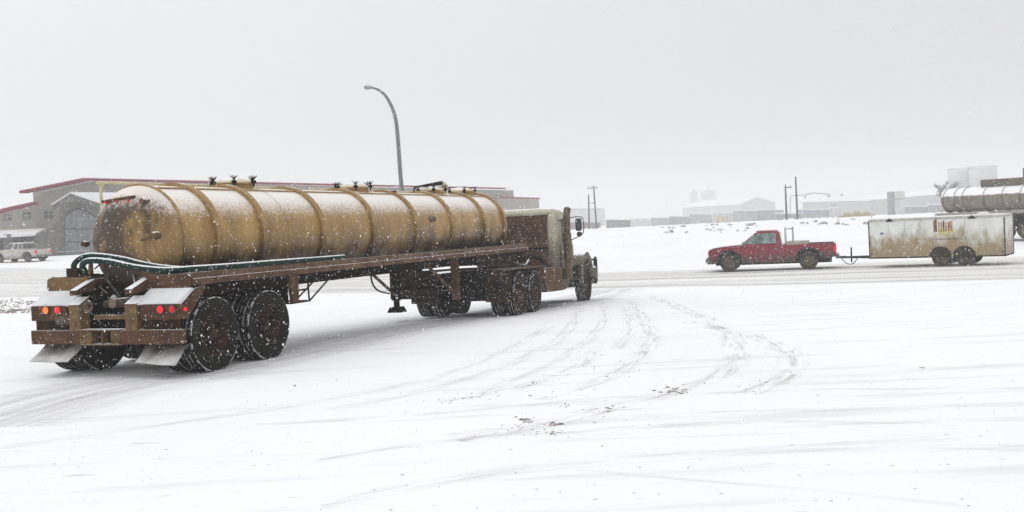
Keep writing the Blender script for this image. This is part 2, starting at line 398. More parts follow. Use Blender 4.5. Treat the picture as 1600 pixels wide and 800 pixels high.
# debris: clods of dirty ice on the yard, the banks and the far edge of the field
DM = mat('dirt_clods', (.16, .12, .10), (.30, .26, .23), 14, .9, snow=.9, snow_amp=.6)
def clods(name, spots, label):
    mb = MB()
    for p, r in spots:
        n = 5; o = len(mb.v); ph = random.random()*6; q = [random.uniform(.6, 1.3) for _ in range(12)]
        ring = [Vector((r*q[k]*math.cos(ph+k*1.2566), .8*r*q[k]*math.sin(ph+k*1.2566), 0)) for k in range(5)]
        b = Vector((p.x, p.y, G(p.x, p.y)-.004))
        mb.add([b+v for v in ring]+[b+v*.6+Vector((0, 0, r*.45*q[5+k])) for k, v in enumerate(ring)],
               [(k, (k+1) % 5, 5+(k+1) % 5, 5+k) for k in range(5)]+[(5, 6, 7, 8, 9)])
    o = mb.build(name, DM); o['kind'] = 'stuff'; o['label'] = label; return o
S = []
def clump(px, py, sx_, sy_, n, r0, r1):
    for _ in range(n): S.append((hit(px+random.gauss(0, sx_), py+random.gauss(0, sy_)), random.uniform(r0, r1)))
clump(822, 657, 9, 2, 26, .008, .03); clump(812, 667, 14, 3, 30, .006, .02); clump(866, 664, 4, 1.2, 9, .02, .045); clump(862, 677, 10, 3, 34, .006, .025)
clump(1052, 610, 10, 3, 34, .01, .035); clump(952, 638, 5, 2, 8, .01, .03); clump(883, 634, 8, 2, 8, .01, .025); clump(925, 640, 8, 1.5, 8, .01, .02)
clump(1442, 575, 5, .5, 5, .01, .03); clump(1420, 592, 6, .5, 4, .01, .02); clump(460, 602, 1, 1.5, 3, .02, .03); clump(835, 598, 3, 1, 3, .015, .03)
for _ in range(520):
    px, py = random.uniform(-20, 1620), 560+240*random.random()**.8
    S.append((hit(px, py), random.uniform(.003, .010)*random.choice((1, 1, 1.8))))
for tr, wd, mt in tracks[:4]:
    W = bez([hit(*p) for p in tr], 10)
    for _ in range(70):
        p = random.choice(W); S.append((p+Vector((random.gauss(0, .16), random.gauss(0, .16), 0)), random.uniform(.006, .022)))
clods('dirt_clods', S, 'dark clods of dirty ice scattered on the snow')
S = []
for _ in range(150): clump(random.uniform(-10, 60), random.uniform(468, 490), 8, 1.5, 1, .03, .12)
for _ in range(16): clump(random.choice((8, 20, 38)), 486, 9, 1.2, 1, .08, .2)
clods('bank_debris', S, 'dirty snow clods along the near road edge at left')
S = []
for _ in range(48):
    px = random.choice((1060, 1120, 1120, 1130, 1180, 1240, 1290, 1330, 1350))+random.gauss(0, 14); Yd = random.uniform(88, 106)
    S.append((at(px, 345, Yd), random.uniform(.08, .5)))
DM = mat('frozen_clods', (.20, .19, .18), (.34, .33, .32), 3, .9, snow=.55, snow_amp=.8)
clods('field_edge_debris', S, 'dirty snow lumps on the far edge of the field')

# ---------------------------------------------------------------- wheels
def tyre_prof(R, wd, rim):                                   # closed profile around x, centred on 0
    h = wd/2; g = .014; p = [(-h*.72, rim), (-h*.98, rim+(R-rim)*.35), (-h, rim+(R-rim)*.6), (-h*.93, R*.955), (-h*.84, R*.992)]
    for c in (-.5, -.17, .17, .5):
        x = c*wd*.8; p += [(x-.012, R), (x-.009, R-g), (x+.009, R-g), (x+.012, R)]
    p += [(h*.84, R*.992), (h*.93, R*.955), (h, rim+(R-rim)*.6), (h*.98, rim+(R-rim)*.35), (h*.72, rim)]
    return p
TYRES = {}
def wheel(parent, x, y, z, R, wd, side, mt, rimmat, hub='dual', name='tyre'):
    """side +1: outer face towards +x"""
    key = (R, wd, side, hub, mt.name)
    loc = (x, y, z)
    if key not in TYRES:
        rim = R*.56
        t = MB().lathe(tyre_prof(R, wd, rim), 'x', 56, closed=True).build(name, mt, None, smooth=True, angle=35)
        h = wd/2*side
        if hub == 'dual':   pr = [(h*.86, rim*1.03), (h*.9, rim*.97), (h*.2, rim*.90), (-h*.25, rim*.74), (-h*.35, rim*.5), (-h*.30, rim*.34), (h*.45, rim*.30), (h*.62, rim*.24), (h*.65, rim*.08), (h*.65, .001)]
        elif hub == 'flat': pr = [(h*.86, rim*1.03), (h*.9, rim*.97), (h*.5, rim*.88), (h*.45, rim*.7), (h*.75, rim*.42), (h*.9, rim*.3), (h*1.0, rim*.2), (h*1.0, .001)]
        else:               pr = [(h*.8, rim*1.02), (h*.6, rim*.94), (h*.35, rim*.6), (h*.6, rim*.3), (h*.6, .001)]
        mb = MB().lathe(pr, 'x', 32)
        nb = 10 if hub != 'car' else 6
        for k in range(nb):
            a = 2*math.pi*k/nb; rr = rim*.60; xx = (-h*.3 if hub == 'dual' else h*.5)
            mb.tube([(xx-.01*side, rr*math.cos(a), rr*math.sin(a)), (xx+.035*side, rr*math.cos(a), rr*math.sin(a))], .018*R/.5, 6)
        r = mb.build('rim', rimmat, None, smooth=True, angle=35); r.parent = t
        TYRES[key] = (t, r)
        t.location = loc; t.parent = parent; return t
    t0, r0 = TYRES[key]; t = t0.copy(); COL.objects.link(t); r = r0.copy(); COL.objects.link(r); r.parent = t
    t.location = loc; t.parent = parent; return t

# ---------------------------------------------------------------- tanker trailer
TR = empty('tanker_trailer', 'long muddy tan ribbed tank trailer with snow on top, closest to the camera', 'tank trailer', (-5.6545, 14.1402, 0), -.3911, -.005)
ZC, TRAD = 1.88, .79
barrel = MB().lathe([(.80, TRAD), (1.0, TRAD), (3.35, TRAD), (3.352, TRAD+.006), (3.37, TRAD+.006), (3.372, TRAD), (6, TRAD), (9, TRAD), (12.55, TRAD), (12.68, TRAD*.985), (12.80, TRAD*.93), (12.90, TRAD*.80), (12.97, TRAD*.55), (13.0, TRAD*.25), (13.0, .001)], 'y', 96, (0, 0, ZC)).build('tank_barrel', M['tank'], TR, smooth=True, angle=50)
MB().lathe([(.80, TRAD+.004)]+[(.79-.40*math.sin(math.radians(a)), max(.001, (TRAD-.004)*math.cos(math.radians(a))**.9)) for a in range(0, 91, 6)], 'y', 96, (0, 0, ZC)).build('tank_head', M['head'], TR, smooth=True, angle=50)
for s in (.80, 1.52, 2.66, 4.35, 6.10, 7.83, 9.52, 11.28, 12.5):
    wd = .062 if s != .80 else .02; r1 = TRAD+(.055 if s != .80 else .02)
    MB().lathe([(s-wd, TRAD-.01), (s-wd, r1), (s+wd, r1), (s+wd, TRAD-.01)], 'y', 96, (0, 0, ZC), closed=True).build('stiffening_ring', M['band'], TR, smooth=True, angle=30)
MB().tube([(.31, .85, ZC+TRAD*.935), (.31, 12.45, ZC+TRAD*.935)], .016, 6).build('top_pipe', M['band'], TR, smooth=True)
# hatches
def hatch(s, t):
    zb = ZC+TRAD-.03
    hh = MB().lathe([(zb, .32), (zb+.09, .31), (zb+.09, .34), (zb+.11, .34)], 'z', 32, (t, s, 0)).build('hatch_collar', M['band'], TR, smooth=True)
    MB().lathe([(zb+.111, .345), (zb+.135, .335), (zb+.18, .24), (zb+.21, .12), (zb+.22, .001)], 'z', 32, (t, s, 0)).build('hatch_lid', M['cream'], hh, smooth=True)
    for k in range(6):
        a = math.radians(60*k+10); cx, cy = t+.37*math.cos(a), s+.37*math.sin(a); mb = MB()
        mb.tube([(cx, cy, zb+.04), (cx, cy, zb+.19)], .013, 6)
        for b in (0, 1, 2, 3):
            q = math.radians(b*90+20); mb.tube([(cx, cy, zb+.16), (cx+.06*math.cos(q), cy+.06*math.sin(q), zb+.225)], .008, 5)
        mb.box(cx-.03, cx+.03, cy-.03, cy+.03, zb+.10, zb+.15)
        mb.build('wing_nut', M['dark'], hh)
for s, t in ((3.15, -.12), (6.95, -.12), (10.35, -.12), (12.0, -.12)): hatch(s, t)
def rail_loop(s0, s1, t=-.55, z=2.74):
    pts = bez([(t, s0, 2.36), (t, s0, z-.1), (t, s0+.04, z-.03), (t, s0+.12, z), (t, (s0+s1)/2, z), (t, s1-.12, z), (t, s1-.04, z-.03), (t, s1, z-.1), (t, s1, 2.42)], 6)
    MB().tube(pts, .021, 8).build('handrail', M['cream'], TR, smooth=True)
rail_loop(.66, 5.5); rail_loop(6.1, 11.2)
# loading elbow and pipes on top at the front
mb = MB().tube(bez([(-.1, 11.1, 2.62), (-.1, 11.1, 2.78), (-.1, 11.05, 2.90), (-.1, 10.9, 2.94)], 6), .065, 10)
mb.build('loading_elbow', M['cream'], TR, smooth=True)
MB().tube([(-.1, 10.92, 2.94), (-.1, 9.6, 2.82)], [.05, .02], 8).build('loading_pipe', M['dark'], TR, smooth=True)
MB().tube([(-.1, 12.35, 2.66), (-.1, 12.6, 2.72), (-.02, 12.75, 2.72)], .035, 8).build('vent_pipe', M['cream'], TR, smooth=True)
MB().box(.27, .35, 7.78, 7.88, ZC+TRAD*.93, ZC+TRAD*.93+.07).build('pipe_clamp', M['dark'], TR)
MB().box(TRAD*.985, TRAD*.985+.02, 8.5, 8.75, 2.02, 2.13).build('data_plate', M['plate'], TR)
# rear head fittings
mb = MB().box(-.40, .18, .50, .60, 2.46, 2.50, Matrix.Rotation(math.radians(-4), 3, 'Y'), (0, .6, 2.48)); mb.box(-.38, .17, .60, .68, 2.43, 2.47)
lb = mb.build('light_bar', M['frame'], TR)
for x in (-.33, -.12, .09):
    MB().lathe([(.485, .001), (.49, .016), (.52, .020), (.60, .020)], 'y', 12, (x, 0, 2.442)).build('marker_light', M['redoff'], lb, smooth=True)
MB().tube([(-.11, .56, 2.5), (.02, .70, 2.63)], .008, 5).build('light_bar_wire', M['dark'], lb)
MB().lathe([(.46, .001), (.46, .045), (.50, .05), (.70, .045)], 'y', 14, (.36, 0, 2.42)).build('head_plug', M['head'], TR, smooth=True)
mb = MB().lathe([(.40, .001), (.40, .05), (.46, .06), (.70, .06)], 'y', 14, (.56, 0, 1.93)); mb.tube([(.36, .42, 1.88), (.56, .40, 1.93)], .018, 6)
mb.build('head_valve', M['frame2'], TR, smooth=True)
MB().lathe([(.50, .001), (.51, .04), (.56, .05), (.62, .03)], 'y', 14, (-.80, 0, 1.86)).build('left_valve', M['frame'], TR, smooth=True)
# sump under the rear of the tank and the plumbing in the middle bay
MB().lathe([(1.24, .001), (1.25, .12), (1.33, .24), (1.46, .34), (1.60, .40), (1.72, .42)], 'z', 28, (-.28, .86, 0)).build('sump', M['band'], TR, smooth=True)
mb = MB()
mb.tube([(-.30, .75, 1.28), (-.30, .6, 1.1), (-.15, .35, 1.02)], .07, 10); mb.tube([(-.42, .5, .98), (.05, .45, 1.02), (.40, .5, 1.02)], .055, 10)
mb.lathe([(-.02, .001), (-.02, .045), (-.02, .065), (.3, .065)], 'y', 16, (.19, 0, 1.03)); mb.lathe([(.02, .09), (.05, .09), (.05, .05)], 'y', 14, (-.31, 0, .99))
mb.build('outlet_pipe', M['pipe'], TR, smooth=True)
MB().lathe([(-.26, .05), (-.24, .12), (0, .13), (.1, .10), (.12, .04)], 'x', 16, (-.05, .75, 1.10)).build('pump_housing', M['metal'], TR, smooth=True)
MB().tube([(-.36, .45, 1.36), (-.02, .35, 1.10)], .014, 6).build('valve_handle', M['metal'], TR)
MB().tube([(.10, .5, 1.42), (.32, .3, 1.18)], .018, 6).build('valve_lever', M['metal'], TR)
MB().tube([(-.45, .4, 1.25), (-.20, .3, 1.15)], .012, 6).build('valve_rod', M['metal'], TR)
MB().tube(bez([(-.45, .35, 1.50), (-.36, .46, 1.62), (-.27, .42, 1.70), (-.18, .5, 1.78)], 5), .012, 5).build('safety_chain', M['metal'], TR)
MB().tube(bez([(-.10, .48, 1.70), (.02, .48, 1.68), (.12, .48, 1.60)], 5), .014, 5).build('grab_handle', M['cream'], TR)
MB().tube([(.30, .5, 1.58), (.36, .48, 1.64), (.46, .46, 1.56), (.47, .5, 1.48)], .014, 5).build('step_bracket', M['cream'], TR)
# frame beams, cross members, dark running gear
for x in (-.5, .5):
    MB().box(x-.07, x+.07, .32, 12.6, 1.02, 1.30).build('frame_beam', M['dark'], TR)
for s in np.arange(1.3, 12.6, 1.25):
    MB().box(-1.08, 1.08, s-.05, s+.05, 1.24, 1.34).build('cross_member', M['dark'], TR)
MB().py([(-.75, 1.30), (.75, 1.30), (.72, 1.55), (.5, 1.32), (-.5, 1.32), (-.72, 1.55)], .9, 1.0).build('tank_saddle', M['dark'], TR)
MB().box(-.62, .62, 1.1, 12.5, 1.10, 1.22).build('belly_plate', M['dark'], TR)
MB().box(-1.22, 1.22, .45, 2.66, 1.075, 1.232).build('subframe_shade_fill', M['dark'], TR)  # widened dark box, stands in for shade between tyres and rail
MB().box(-1.20, 1.20, 2.60, 2.655, .80, 1.07).build('gap_shade_plate', M['dark'], TR)  # added dark sheet for the shade behind the tyres
MB().box(-.55, .55, .62, 2.59, .45, 1.01).build('suspension_carrier', M['dark'], TR)
for x in (-1, 1):
    pr = [(1.06, 1.40), (1.22, 1.405), (1.30, 1.325), (1.315, 1.32), (1.32, 1.235), (1.06, 1.235)]
    MB().py([(x*a, b) for a, b in pr], .31, 12.75).build('side_rail', M['rail'], TR)
MB().box(-1.3, 1.3, 12.66, 12.76, 1.15, 1.32).build('front_beam', M['rail'], TR)
MB().box(-1.15, 1.15, 10.7, 12.65, .98, 1.20).build('coupler_plate', M['dark'], TR)
MB().box(1.18, 1.23, 9.9, 11.9, .98, 1.24).build('side_skirt', M['mudflap'], TR)
# rear boards, sloped fender tops, light boxes, posts
for x in (-1, 1):
    MB().py([(x*.52, 1.20), (x*1.26, 1.20), (x*1.29, 1.26), (x*1.28, 1.36), (x*1.24, 1.39), (x*.52, 1.39)], .28, .31).build('rear_board', M['frame'] if x > 0 else M['frame2'], TR)
    fb = MB().px([(0, 1.00), (0, 1.03), (.27, 1.205), (.30, 1.195), (.04, 1.0)], x*.60, x*1.30).build('fender_top', M['snow_dirty'], TR)
    MB().px([(0, .80), (0, 1.0), (.02, 1.0), (.32, 1.19), (.55, 1.22), (.5, 1.15), (.2, .85), (.12, .80)], x*1.28, x*1.32).build('fender_bracket', M['frame'], TR)
    MB().box(min(x*.66, x*1.31), max(x*.66, x*1.31), -.005, .03, .80, 1.01).build('light_panel', M['frame'], TR)
    MB().box(min(x*.68, x*1.27), max(x*.68, x*1.27), .03, .06, .66, .80).build('lower_panel', M['mudflap'], TR)
    MB().px([(-.02, .66), (-.02, 1.02), (.16, 1.12), (.16, .66)], x*.40, x*.60).build('rear_post', M['frame2'], TR)
    MB().px([(-.03, 1.15), (-.03, 1.22), (.33, 1.36), (1.0, 1.36), (1.0, 1.20), (.33, 1.20)], x*.43, x*.55).build('frame_horn', M['frame'], TR)
def tail(x, z, r, mt, name='tail_light'):
    b = MB().lathe([(-.02, r+.012), (-.03, r+.012), (-.03, r), (-.012, r), (-.012, .001)], 'y', 20, (x, 0, z)).build(name, M['bezel'], TR, smooth=True)
    MB().lathe([(-.014, r*.98), (-.032, r*.9), (-.038, .5*r), (-.040, .001)], 'y', 20, (x, 0, z)).build('lens', mt, b, smooth=True)
tail(-1.02, .95, .052, M['orange']); tail(-.80, .95, .052, M['red']); tail(1.01, .94, .052, M['red']); tail(1.21, .94, .05, M['redoff'])
MB().lathe([(1.31, .03), (1.335, .028), (1.34, .001)], 'x', 12, (0, .10, .93)).build('side_marker', M['red'], TR)
MB().box(-.86, -.62, -.012, -.006, .745, .865).build('licence_plate', M['plate'], TR)
# bumper with the boxed opening
for a_, b_ in ((-1.32, -.42), (.31, 1.32)): MB().box(a_, b_, -.03, .10, .47, .665).build('rear_bumper', M['frame'], TR, bevel=.008)
mb = MB().box(-.42, .31, -.05, .12, .655, .675); mb.box(-.42, .31, -.05, .12, .455, .475)
mb.box(-.42, -.19, -.035, .10, .476, .654); mb.box(.14, .31, -.035, .10, .476, .654); mb.box(-.035, -.01, -.03, .1, .476, .654)
mb.build('bumper_pocket', M['frame2'], TR, bevel=.005)
MB().box(-.40, .40, .55, .60, .48, 1.0).build('rear_crossplate', M['dark'], TR)
MB().box(-.28, .40, .12, .17, .80, .86).build('rear_crossbar', M['frame2'], TR)
def flap(x0, x1, sg):
    g = []; nn = 6
    for i in range(nn+1):
        v = i/nn; s = .22 - .30*v**1.6; z = .50 - .27*v
        g.append([(x0+(x1-x0)*k/6 + sg*.06*v, s+.02*math.sin(k*1.3), z-.035*v*(k/6 if sg > 0 else 0)) for k in range(7)])
    mb = MB(); vs = [p for r in g for p in r]; mb.add(vs, [(i*7+k, i*7+k+1, (i+1)*7+k+1, (i+1)*7+k) for i in range(nn) for k in range(6)])
    n0 = len(mb.v); mb.add([(x, y+.008, z-.008) for x, y, z in vs], [(i*7+k, (i+1)*7+k, (i+1)*7+k+1, i*7+k+1) for i in range(nn) for k in range(6)])
    mb.build('mud_flap', M['snowflap'], TR, smooth=True)
flap(.52, 1.18, 1); flap(-1.28, -.58, -1)
for k in (0, 1):
    s = .725+1.248*k
    MB().tube([(-1.2, s, .52), (1.2, s, .52)], .075, 12).build('axle', M['dark'], TR, smooth=True)
    for x in (-1, 1):
        MB().lathe([(-.1, .21), (.1, .21), (.1, .01)], 'x', 16, (x*.72, s, .52)).build('brake_drum', M['rim'], TR, smooth=True)
        for xx in (1.18, .84): wheel(TR, x*xx, s, .525, .525, .275, x, M['tyre'], M['rim'])
for x in (-1, 1): MB().box(x*.62-.04, x*.62+.04, .3, 2.5, .60, .72).build('leaf_spring', M['dark'], TR)
# side post, ladder rack, hangers
MB().px([(2.60, 1.23), (2.84, 1.23), (2.82, .80), (2.66, .80)], 1.22, 1.28).build('side_post', M['frame'], TR)
mb = MB()
for a, b in [((1.25, 2.64, .79), (1.25, 3.16, .79)), ((1.25, 3.13, 1.22), (1.25, 3.15, .79)), ((1.25, 2.8, 1.16), (1.25, 3.13, 1.16)), ((1.25, 2.8, .98), (1.25, 3.14, .98)),
             ((1.25, 2.72, .80), (1.25, 3.55, 1.22)), ((1.25, 3.16, .79), (1.25, 3.98, 1.22)), ((.7, 2.64, .79), (1.25, 2.64, .79)), ((.7, 3.16, .79), (1.25, 3.16, .79)), ((.7, 3.16, .79), (.7, 3.16, 1.1))]:
    mb.tube([a, b], .015, 6)
mb.build('spare_rack', M['black'], TR)
for s in (4.98, 5.28):
    MB().tube([(1.2, s-.07, 1.24), (1.2, s-.07, 1.10), (1.2, s+.07, 1.10), (1.2, s+.07, 1.24)], .013, 5).build('hose_hanger', M['black'], TR)
# landing gear
for x in (-1, 1):
    lg = MB().box(x*.75-.07, x*.75+.07, 9.58, 9.74, .28, 1.24).build('landing_leg', M['frame'] if x > 0 else M['dark'], TR)
    MB().box(x*.75-.05, x*.75+.05, 9.61, 9.71, .08, .28).build('leg_tube', M['dark'], lg)
    MB().py([(x*.75-.17, .02), (x*.75+.17, .02), (x*.75+.10, .14), (x*.75-.10, .14)], 9.5, 9.82).build('sand_shoe', M['dark'], lg)
    MB().tube([(x*.75, 8.25, 1.15), (x*.75, 9.6, .42)], .035, 6).build('leg_brace', M['frame'], TR)
MB().box(-1.26, -.42, 10.30, 10.36, .26, 1.0).build('splash_plate', M['mudflap'], TR)
MB().tube([(-.75, 9.66, .55), (.75, 9.66, .55)], .03, 6).build('leg_cross_shaft', M['dark'], TR)
MB().tube(bez([(-.95, 8.9, 1.1), (-.95, 8.95, .75), (-.95, 9.2, .55), (-.9, 9.6, .45)], 6), .02, 6).build('crank_handle', M['black'], TR)

# transfer hoses (lie on the trailer)
TRm = Matrix.Rotation(-.3911, 4, 'Z') @ Matrix.Rotation(-.005, 4, 'X'); TRm.translation = Vector((-5.6545, 14.1402, 0)); TRI = TRm.inverted()
def T_(x, y, z): return TRm @ Vector((x, y, z))
def hose(pts, lab, r=.04):
    w0 = T_(*pts[0]); b = MB().tube([T_(*p) for p in bez(pts, 12)], r, 12).build('transfer_hose', M['hose'], None, smooth=True, loc=tuple(w0))
    tag(b, lab, 'hose', 'hoses draped over the tanker rear')
hose([(-.86, .42, 1.44), (-.84, .36, 1.56), (-.68, .33, 1.66), (-.45, .33, 1.695), (0, .36, 1.64), (.5, .42, 1.52), (.85, .6, 1.455), (1.0, .9, 1.447), (1.08, 1.8, 1.445), (1.10, 4.5, 1.445)], 'dark green hose arching over the frame, outer and higher of the pair')
hose([(-.62, .36, 1.44), (-.60, .28, 1.53), (-.50, .22, 1.60), (-.32, .20, 1.625), (.0, .22, 1.59), (.4, .25, 1.505), (.8, .38, 1.45), (1.08, .7, 1.452), (1.17, 1.2, 1.449), (1.19, 3.2, 1.447)], 'green hose nearest the rear, lower of the pair over the frame', .044)
MB().box(-.96, -.74, .33, .5, 1.395, 1.52).build('hose_holder', M['mudflap'], TR)
MB().px([(.3, 1.38), (.34, 1.60), (.38, 1.60), (.38, 1.38)], -.54, -.50).build('hose_stop', M['frame2'], TR)
MB().box(-.76, -.48, .30, .48, 1.395, 1.43).build('hose_shelf', M['mudflap'], TR)

# ---------------------------------------------------------------- road tractor
KO = (-.9964, 24.0722, -.2585)
K = empty('road_tractor', 'cream and mud brown semi truck pulling the tan tank trailer', 'semi truck', KO, -.31, -.04)
RD = .505
for s in (0, 1.24):
    for x in (-1, 1):
        for xx in (1.08, .75): wheel(K, x*xx, s, RD, RD, .27, x, M['tyre_t'], M['rim_drive'])
    MB().tube([(-1.1, s, RD), (1.1, s, RD)], .09, 12).build('drive_axle', M['dark'], K, smooth=True)
for x in (-1, 1): wheel(K, x*1.0, 6.88, .50, .50, .30, x, M['tyre_t'], M['rim_drive'], 'flat')
MB().tube([(-1, 6.88, .5), (1, 6.88, .5)], .07, 10).build('steer_axle', M['dark'], K, smooth=True)
for x in (-.45, .45): MB().box(x-.06, x+.06, -.9, 7.5, .72, .98).build('chassis_rail', M['dark'], K)
MB().box(-.5, .5, -.2, 1.5, .35, .75).build('rear_suspension', M['dark'], K)
MB().pz([(-.5, -.3), (.5, -.3), (.5, 1.0), (.25, 1.3), (-.25, 1.3), (-.5, 1.0)], .985, 1.03).build('fifth_wheel', M['dark'], K)
MB().box(-.9, .9, 3.0, 6.6, .45, 1.0).build('engine_underside', M['dark'], K)
# cab
def cab():
    y0, y1 = 3.45, 5.5
    def ring(z, hw, ya, yb, rr=.14, n=5):
        p = []
        for cx, cy, a0 in ((hw-rr, yb-rr, 0), (-(hw-rr), yb-rr, 90), (-(hw-rr), ya+rr, 180), (hw-rr, ya+rr, 270)):
            for i in range(n+1):
                a = math.radians(a0+90*i/n); p.append((cx+rr*math.cos(a), cy+rr*math.sin(a), z))
        return p
    rings = [ring(1.0, 1.08, y0, y1), ring(1.6, 1.10, y0, y1), ring(1.72, 1.10, y0, 5.45), ring(2.40, 1.07, y0+.02, 5.0), ring(2.52, 1.05, y0+.03, 4.85), ring(2.60, .98, y0+.10, 4.7), ring(2.63, .85, y0+.25, 4.5)]
    n = len(rings[0]); mb = MB(); mb.add([v for r in rings for v in r], [(i*n+k, i*n+(k+1) % n, (i+1)*n+(k+1) % n, (i+1)*n+k) for i in range(len(rings)-1) for k in range(n)] + [tuple(range(n))[::-1], tuple(range((len(rings)-1)*n, len(rings)*n))])
    return mb.build('cab', M['cab'], K, smooth=True, angle=35)
cb = cab()
MB().pz([(-.98, 3.43), (.93, 3.43), (.93, 3.45), (-.98, 3.45)], 1.12, 2.45).build('cab_rear_panel', M['cabrear'], cb)
mb = MB(); mb.box(-1.0, 1.0, 3.41, 3.53, 2.44, 2.50); mb.build('rear_drip_edge', M['cab'], cb, bevel=.01)
MB().px([(4.3, 1.68), (5.33, 1.68), (4.95, 2.36), (4.35, 2.36)], 1.085, 1.112).build('side_window', M['glass'], cb)
MB().px([(4.3, 1.68), (5.33, 1.68), (4.95, 2.36), (4.35, 2.36)], -1.112, -1.085).build('side_window', M['glass'], cb)
MB().add([(-.95, 5.485, 1.75), (.95, 5.485, 1.75), (.9, 5.05, 2.36), (-.9, 5.05, 2.36), (-.95, 5.45, 1.73), (.95, 5.45, 1.73), (.9, 5.01, 2.34), (-.9, 5.01, 2.34)],
         [(0, 1, 2, 3), (7, 6, 5, 4), (0, 4, 5, 1), (1, 5, 6, 2), (2, 6, 7, 3), (3, 7, 4, 0)]).build('windscreen', M['glass'], cb)
MB().px([(4.1, 1.02), (5.38, 1.02), (5.38, 1.66), (4.1, 1.66)], 1.10, 1.118).build('door', M['cab'], cb)
# hood
def hood():
    secs = [(5.40, .82, 1.02, 1.70), (5.8, .78, 1.02, 1.63), (6.5, .66, 1.0, 1.50), (7.25, .56, .98, 1.38), (7.42, .50, .95, 1.28)]
    mb = MB(); n = 12; vs = []
    for y, hw, z0, z1 in secs:
        vs += [(-hw, y, .75)] + [(hw*math.cos(math.radians(180-180*k/n)), y, z0+(z1-z0)*(math.sin(math.radians(180*k/n))**.55)) for k in range(n+1)] + [(hw, y, .75)]
    m_ = n+3
    fs = [(i*m_+k, i*m_+k+1, (i+1)*m_+k+1, (i+1)*m_+k) for i in range(len(secs)-1) for k in range(m_-1)] + [tuple(range(m_))[::-1], tuple(range((len(secs)-1)*m_, len(secs)*m_))]
    mb.add(vs, fs); return mb.build('hood', M['hood'], K, smooth=True, angle=40)
hd = hood()
for x in (-1, 1):
    o = ell(6.66, .62, .78, .83, 8, 175, 18); i_ = ell(6.72, .60, .62, .66, 175, 8, 18)
    MB().px(o+i_, x*.55, x*1.20).build('front_fender', M['fender'], K, smooth=True)
    MB().px([(6.2, .75), (6.85, 1.20), (7.4, .75)], x*.5, x*.60).build('inner_fender', M['dark'], K)
MB().box(-.45, .45, 7.43, 7.47, .75, 1.22).build('grille', M['black'], hd)
MB().box(-1.15, 1.15, 7.5, 7.68, .48, .78).build('front_bumper', M['fender'], K, bevel=.03)
mb = MB()
for x in (-1.18, 1.18):
    mb.tube(bez([(x, 7.62, 1.02), (x, 7.66, 1.22), (x, 7.76, 1.28), (x, 7.86, 1.20), (x, 7.90, .9), (x, 7.86, .62), (x, 7.76, .52), (x, 7.60, .54)], 5), .033, 8)
for z in (1.22, .92, .6): mb.tube([(-1.18, 7.88, z), (1.18, 7.88, z)], .03, 8)
mb.build('grille_guard', M['black'], K, smooth=True)
MB().box(.95, 1.22, 7.5, 7.86, .62, .98).build('tow_box', M['fender'], K, bevel=.02)
MB().box(.82, 1.14, 5.35, 6.15, .75, 1.08).build('air_cleaner_box', M['dark'], K, bevel=.02)
# exhaust stack and muffler
MB().tube(bez([(1.30, 4.02, .72), (1.30, 4.06, 1.2), (1.30, 4.06, 2.32), (1.30, 4.08, 2.47), (1.31, 4.15, 2.61)], 8), .095, 16).build('exhaust_stack', M['stack'], K, smooth=True)
MB().tube([(1.30, 4.06, 1.25), (1.30, 4.06, 1.95)], .115, 18).build('heat_shield', M['stack'], K, smooth=True)
MB().tube([(1.05, 4.06, 2.3), (1.30, 4.06, 2.3)], .02, 6).build('stack_bracket', M['stack'], K)
MB().lathe([(-.16, .001), (-.15, .13), (.12, .14), (.16, .08)], 'y', 16, (1.22, 4.2, .85)).build('muffler', M['stack'], K, smooth=True)
# mirrors
for x in (-1, 1):
    mb = MB().tube(bez([(x*1.06, 4.85, 2.36), (x*1.3, 4.80, 2.40), (x*1.48, 4.85, 2.40), (x*1.56, 4.86, 2.33), (x*1.56, 4.86, 2.02), (x*1.50, 4.86, 1.92), (x*1.35, 4.86, 1.84), (x*1.08, 4.85, 1.72)], 6), .014, 6)
    ma = mb.build('mirror_bracket', M['stack'], K, smooth=True)
    MB().box(x*1.43-.085, x*1.43+.085, 4.80, 4.88, 2.02, 2.36).build('mirror', M['mirror'], ma, bevel=.02)
    MB().lathe([(4.78, .001), (4.785, .07), (4.83, .075), (4.88, .03)], 'y', 16, (x*1.45, 0, 1.93)).build('round_mirror', M['metal'], ma, smooth=True)
MB().tube([(1.16, 4.9, 1.1), (1.16, 4.9, 2.1)], .014, 6).build('grab_rail', M['stack'], K)
# steps, tanks, fenders, flaps
for x in (-1, 1):
    mb = MB().box(min(x*.62, x*1.18), max(x*.62, x*1.18), 2.25, 3.15, .44, 1.06); mb.box(min(x*.62, x*1.16), max(x*.62, x*1.16), 3.19, 4.0, .44, 1.04)
    mb.build('tool_box', M['step'], K, bevel=.02)
    MB().lathe([(3.78, .001), (3.78, .26), (4.9, .26), (4.9, .001)], 'y', 20, (x*.86, 0, .66)).build('fuel_tank', M['stack'], K, smooth=True)
    MB().box(min(x*.6, x*1.22), max(x*.6, x*1.22), -.72, -.69, .34, 1.06).build('mud_flap', M['mudflap'], K)
    MB().px([(-.72, 1.04), (-.60, 1.09), (1.85, 1.115), (1.98, 1.05), (1.98, 1.03), (1.85, 1.09), (-.60, 1.06)], x*.58, x*1.24).build('deck_fender', M['stack'], K)
MB().box(-1.0, 1.0, 2.0, 3.4, .98, 1.12).build('deck_plate', M['dark'], K)
for k, (dx, dz) in enumerate(((0, 0), (.12, .03), (-.1, -.02))):
    MB().tube(bez([(.15+dx, 3.44, 1.25), (.3+dx, 2.4, 1.30+dz), (.55+dx, 1.95, 1.28), (.80+dx, 1.7, 1.16)], 6), .028, 8).build('air_line', M['dark'], K, smooth=True)
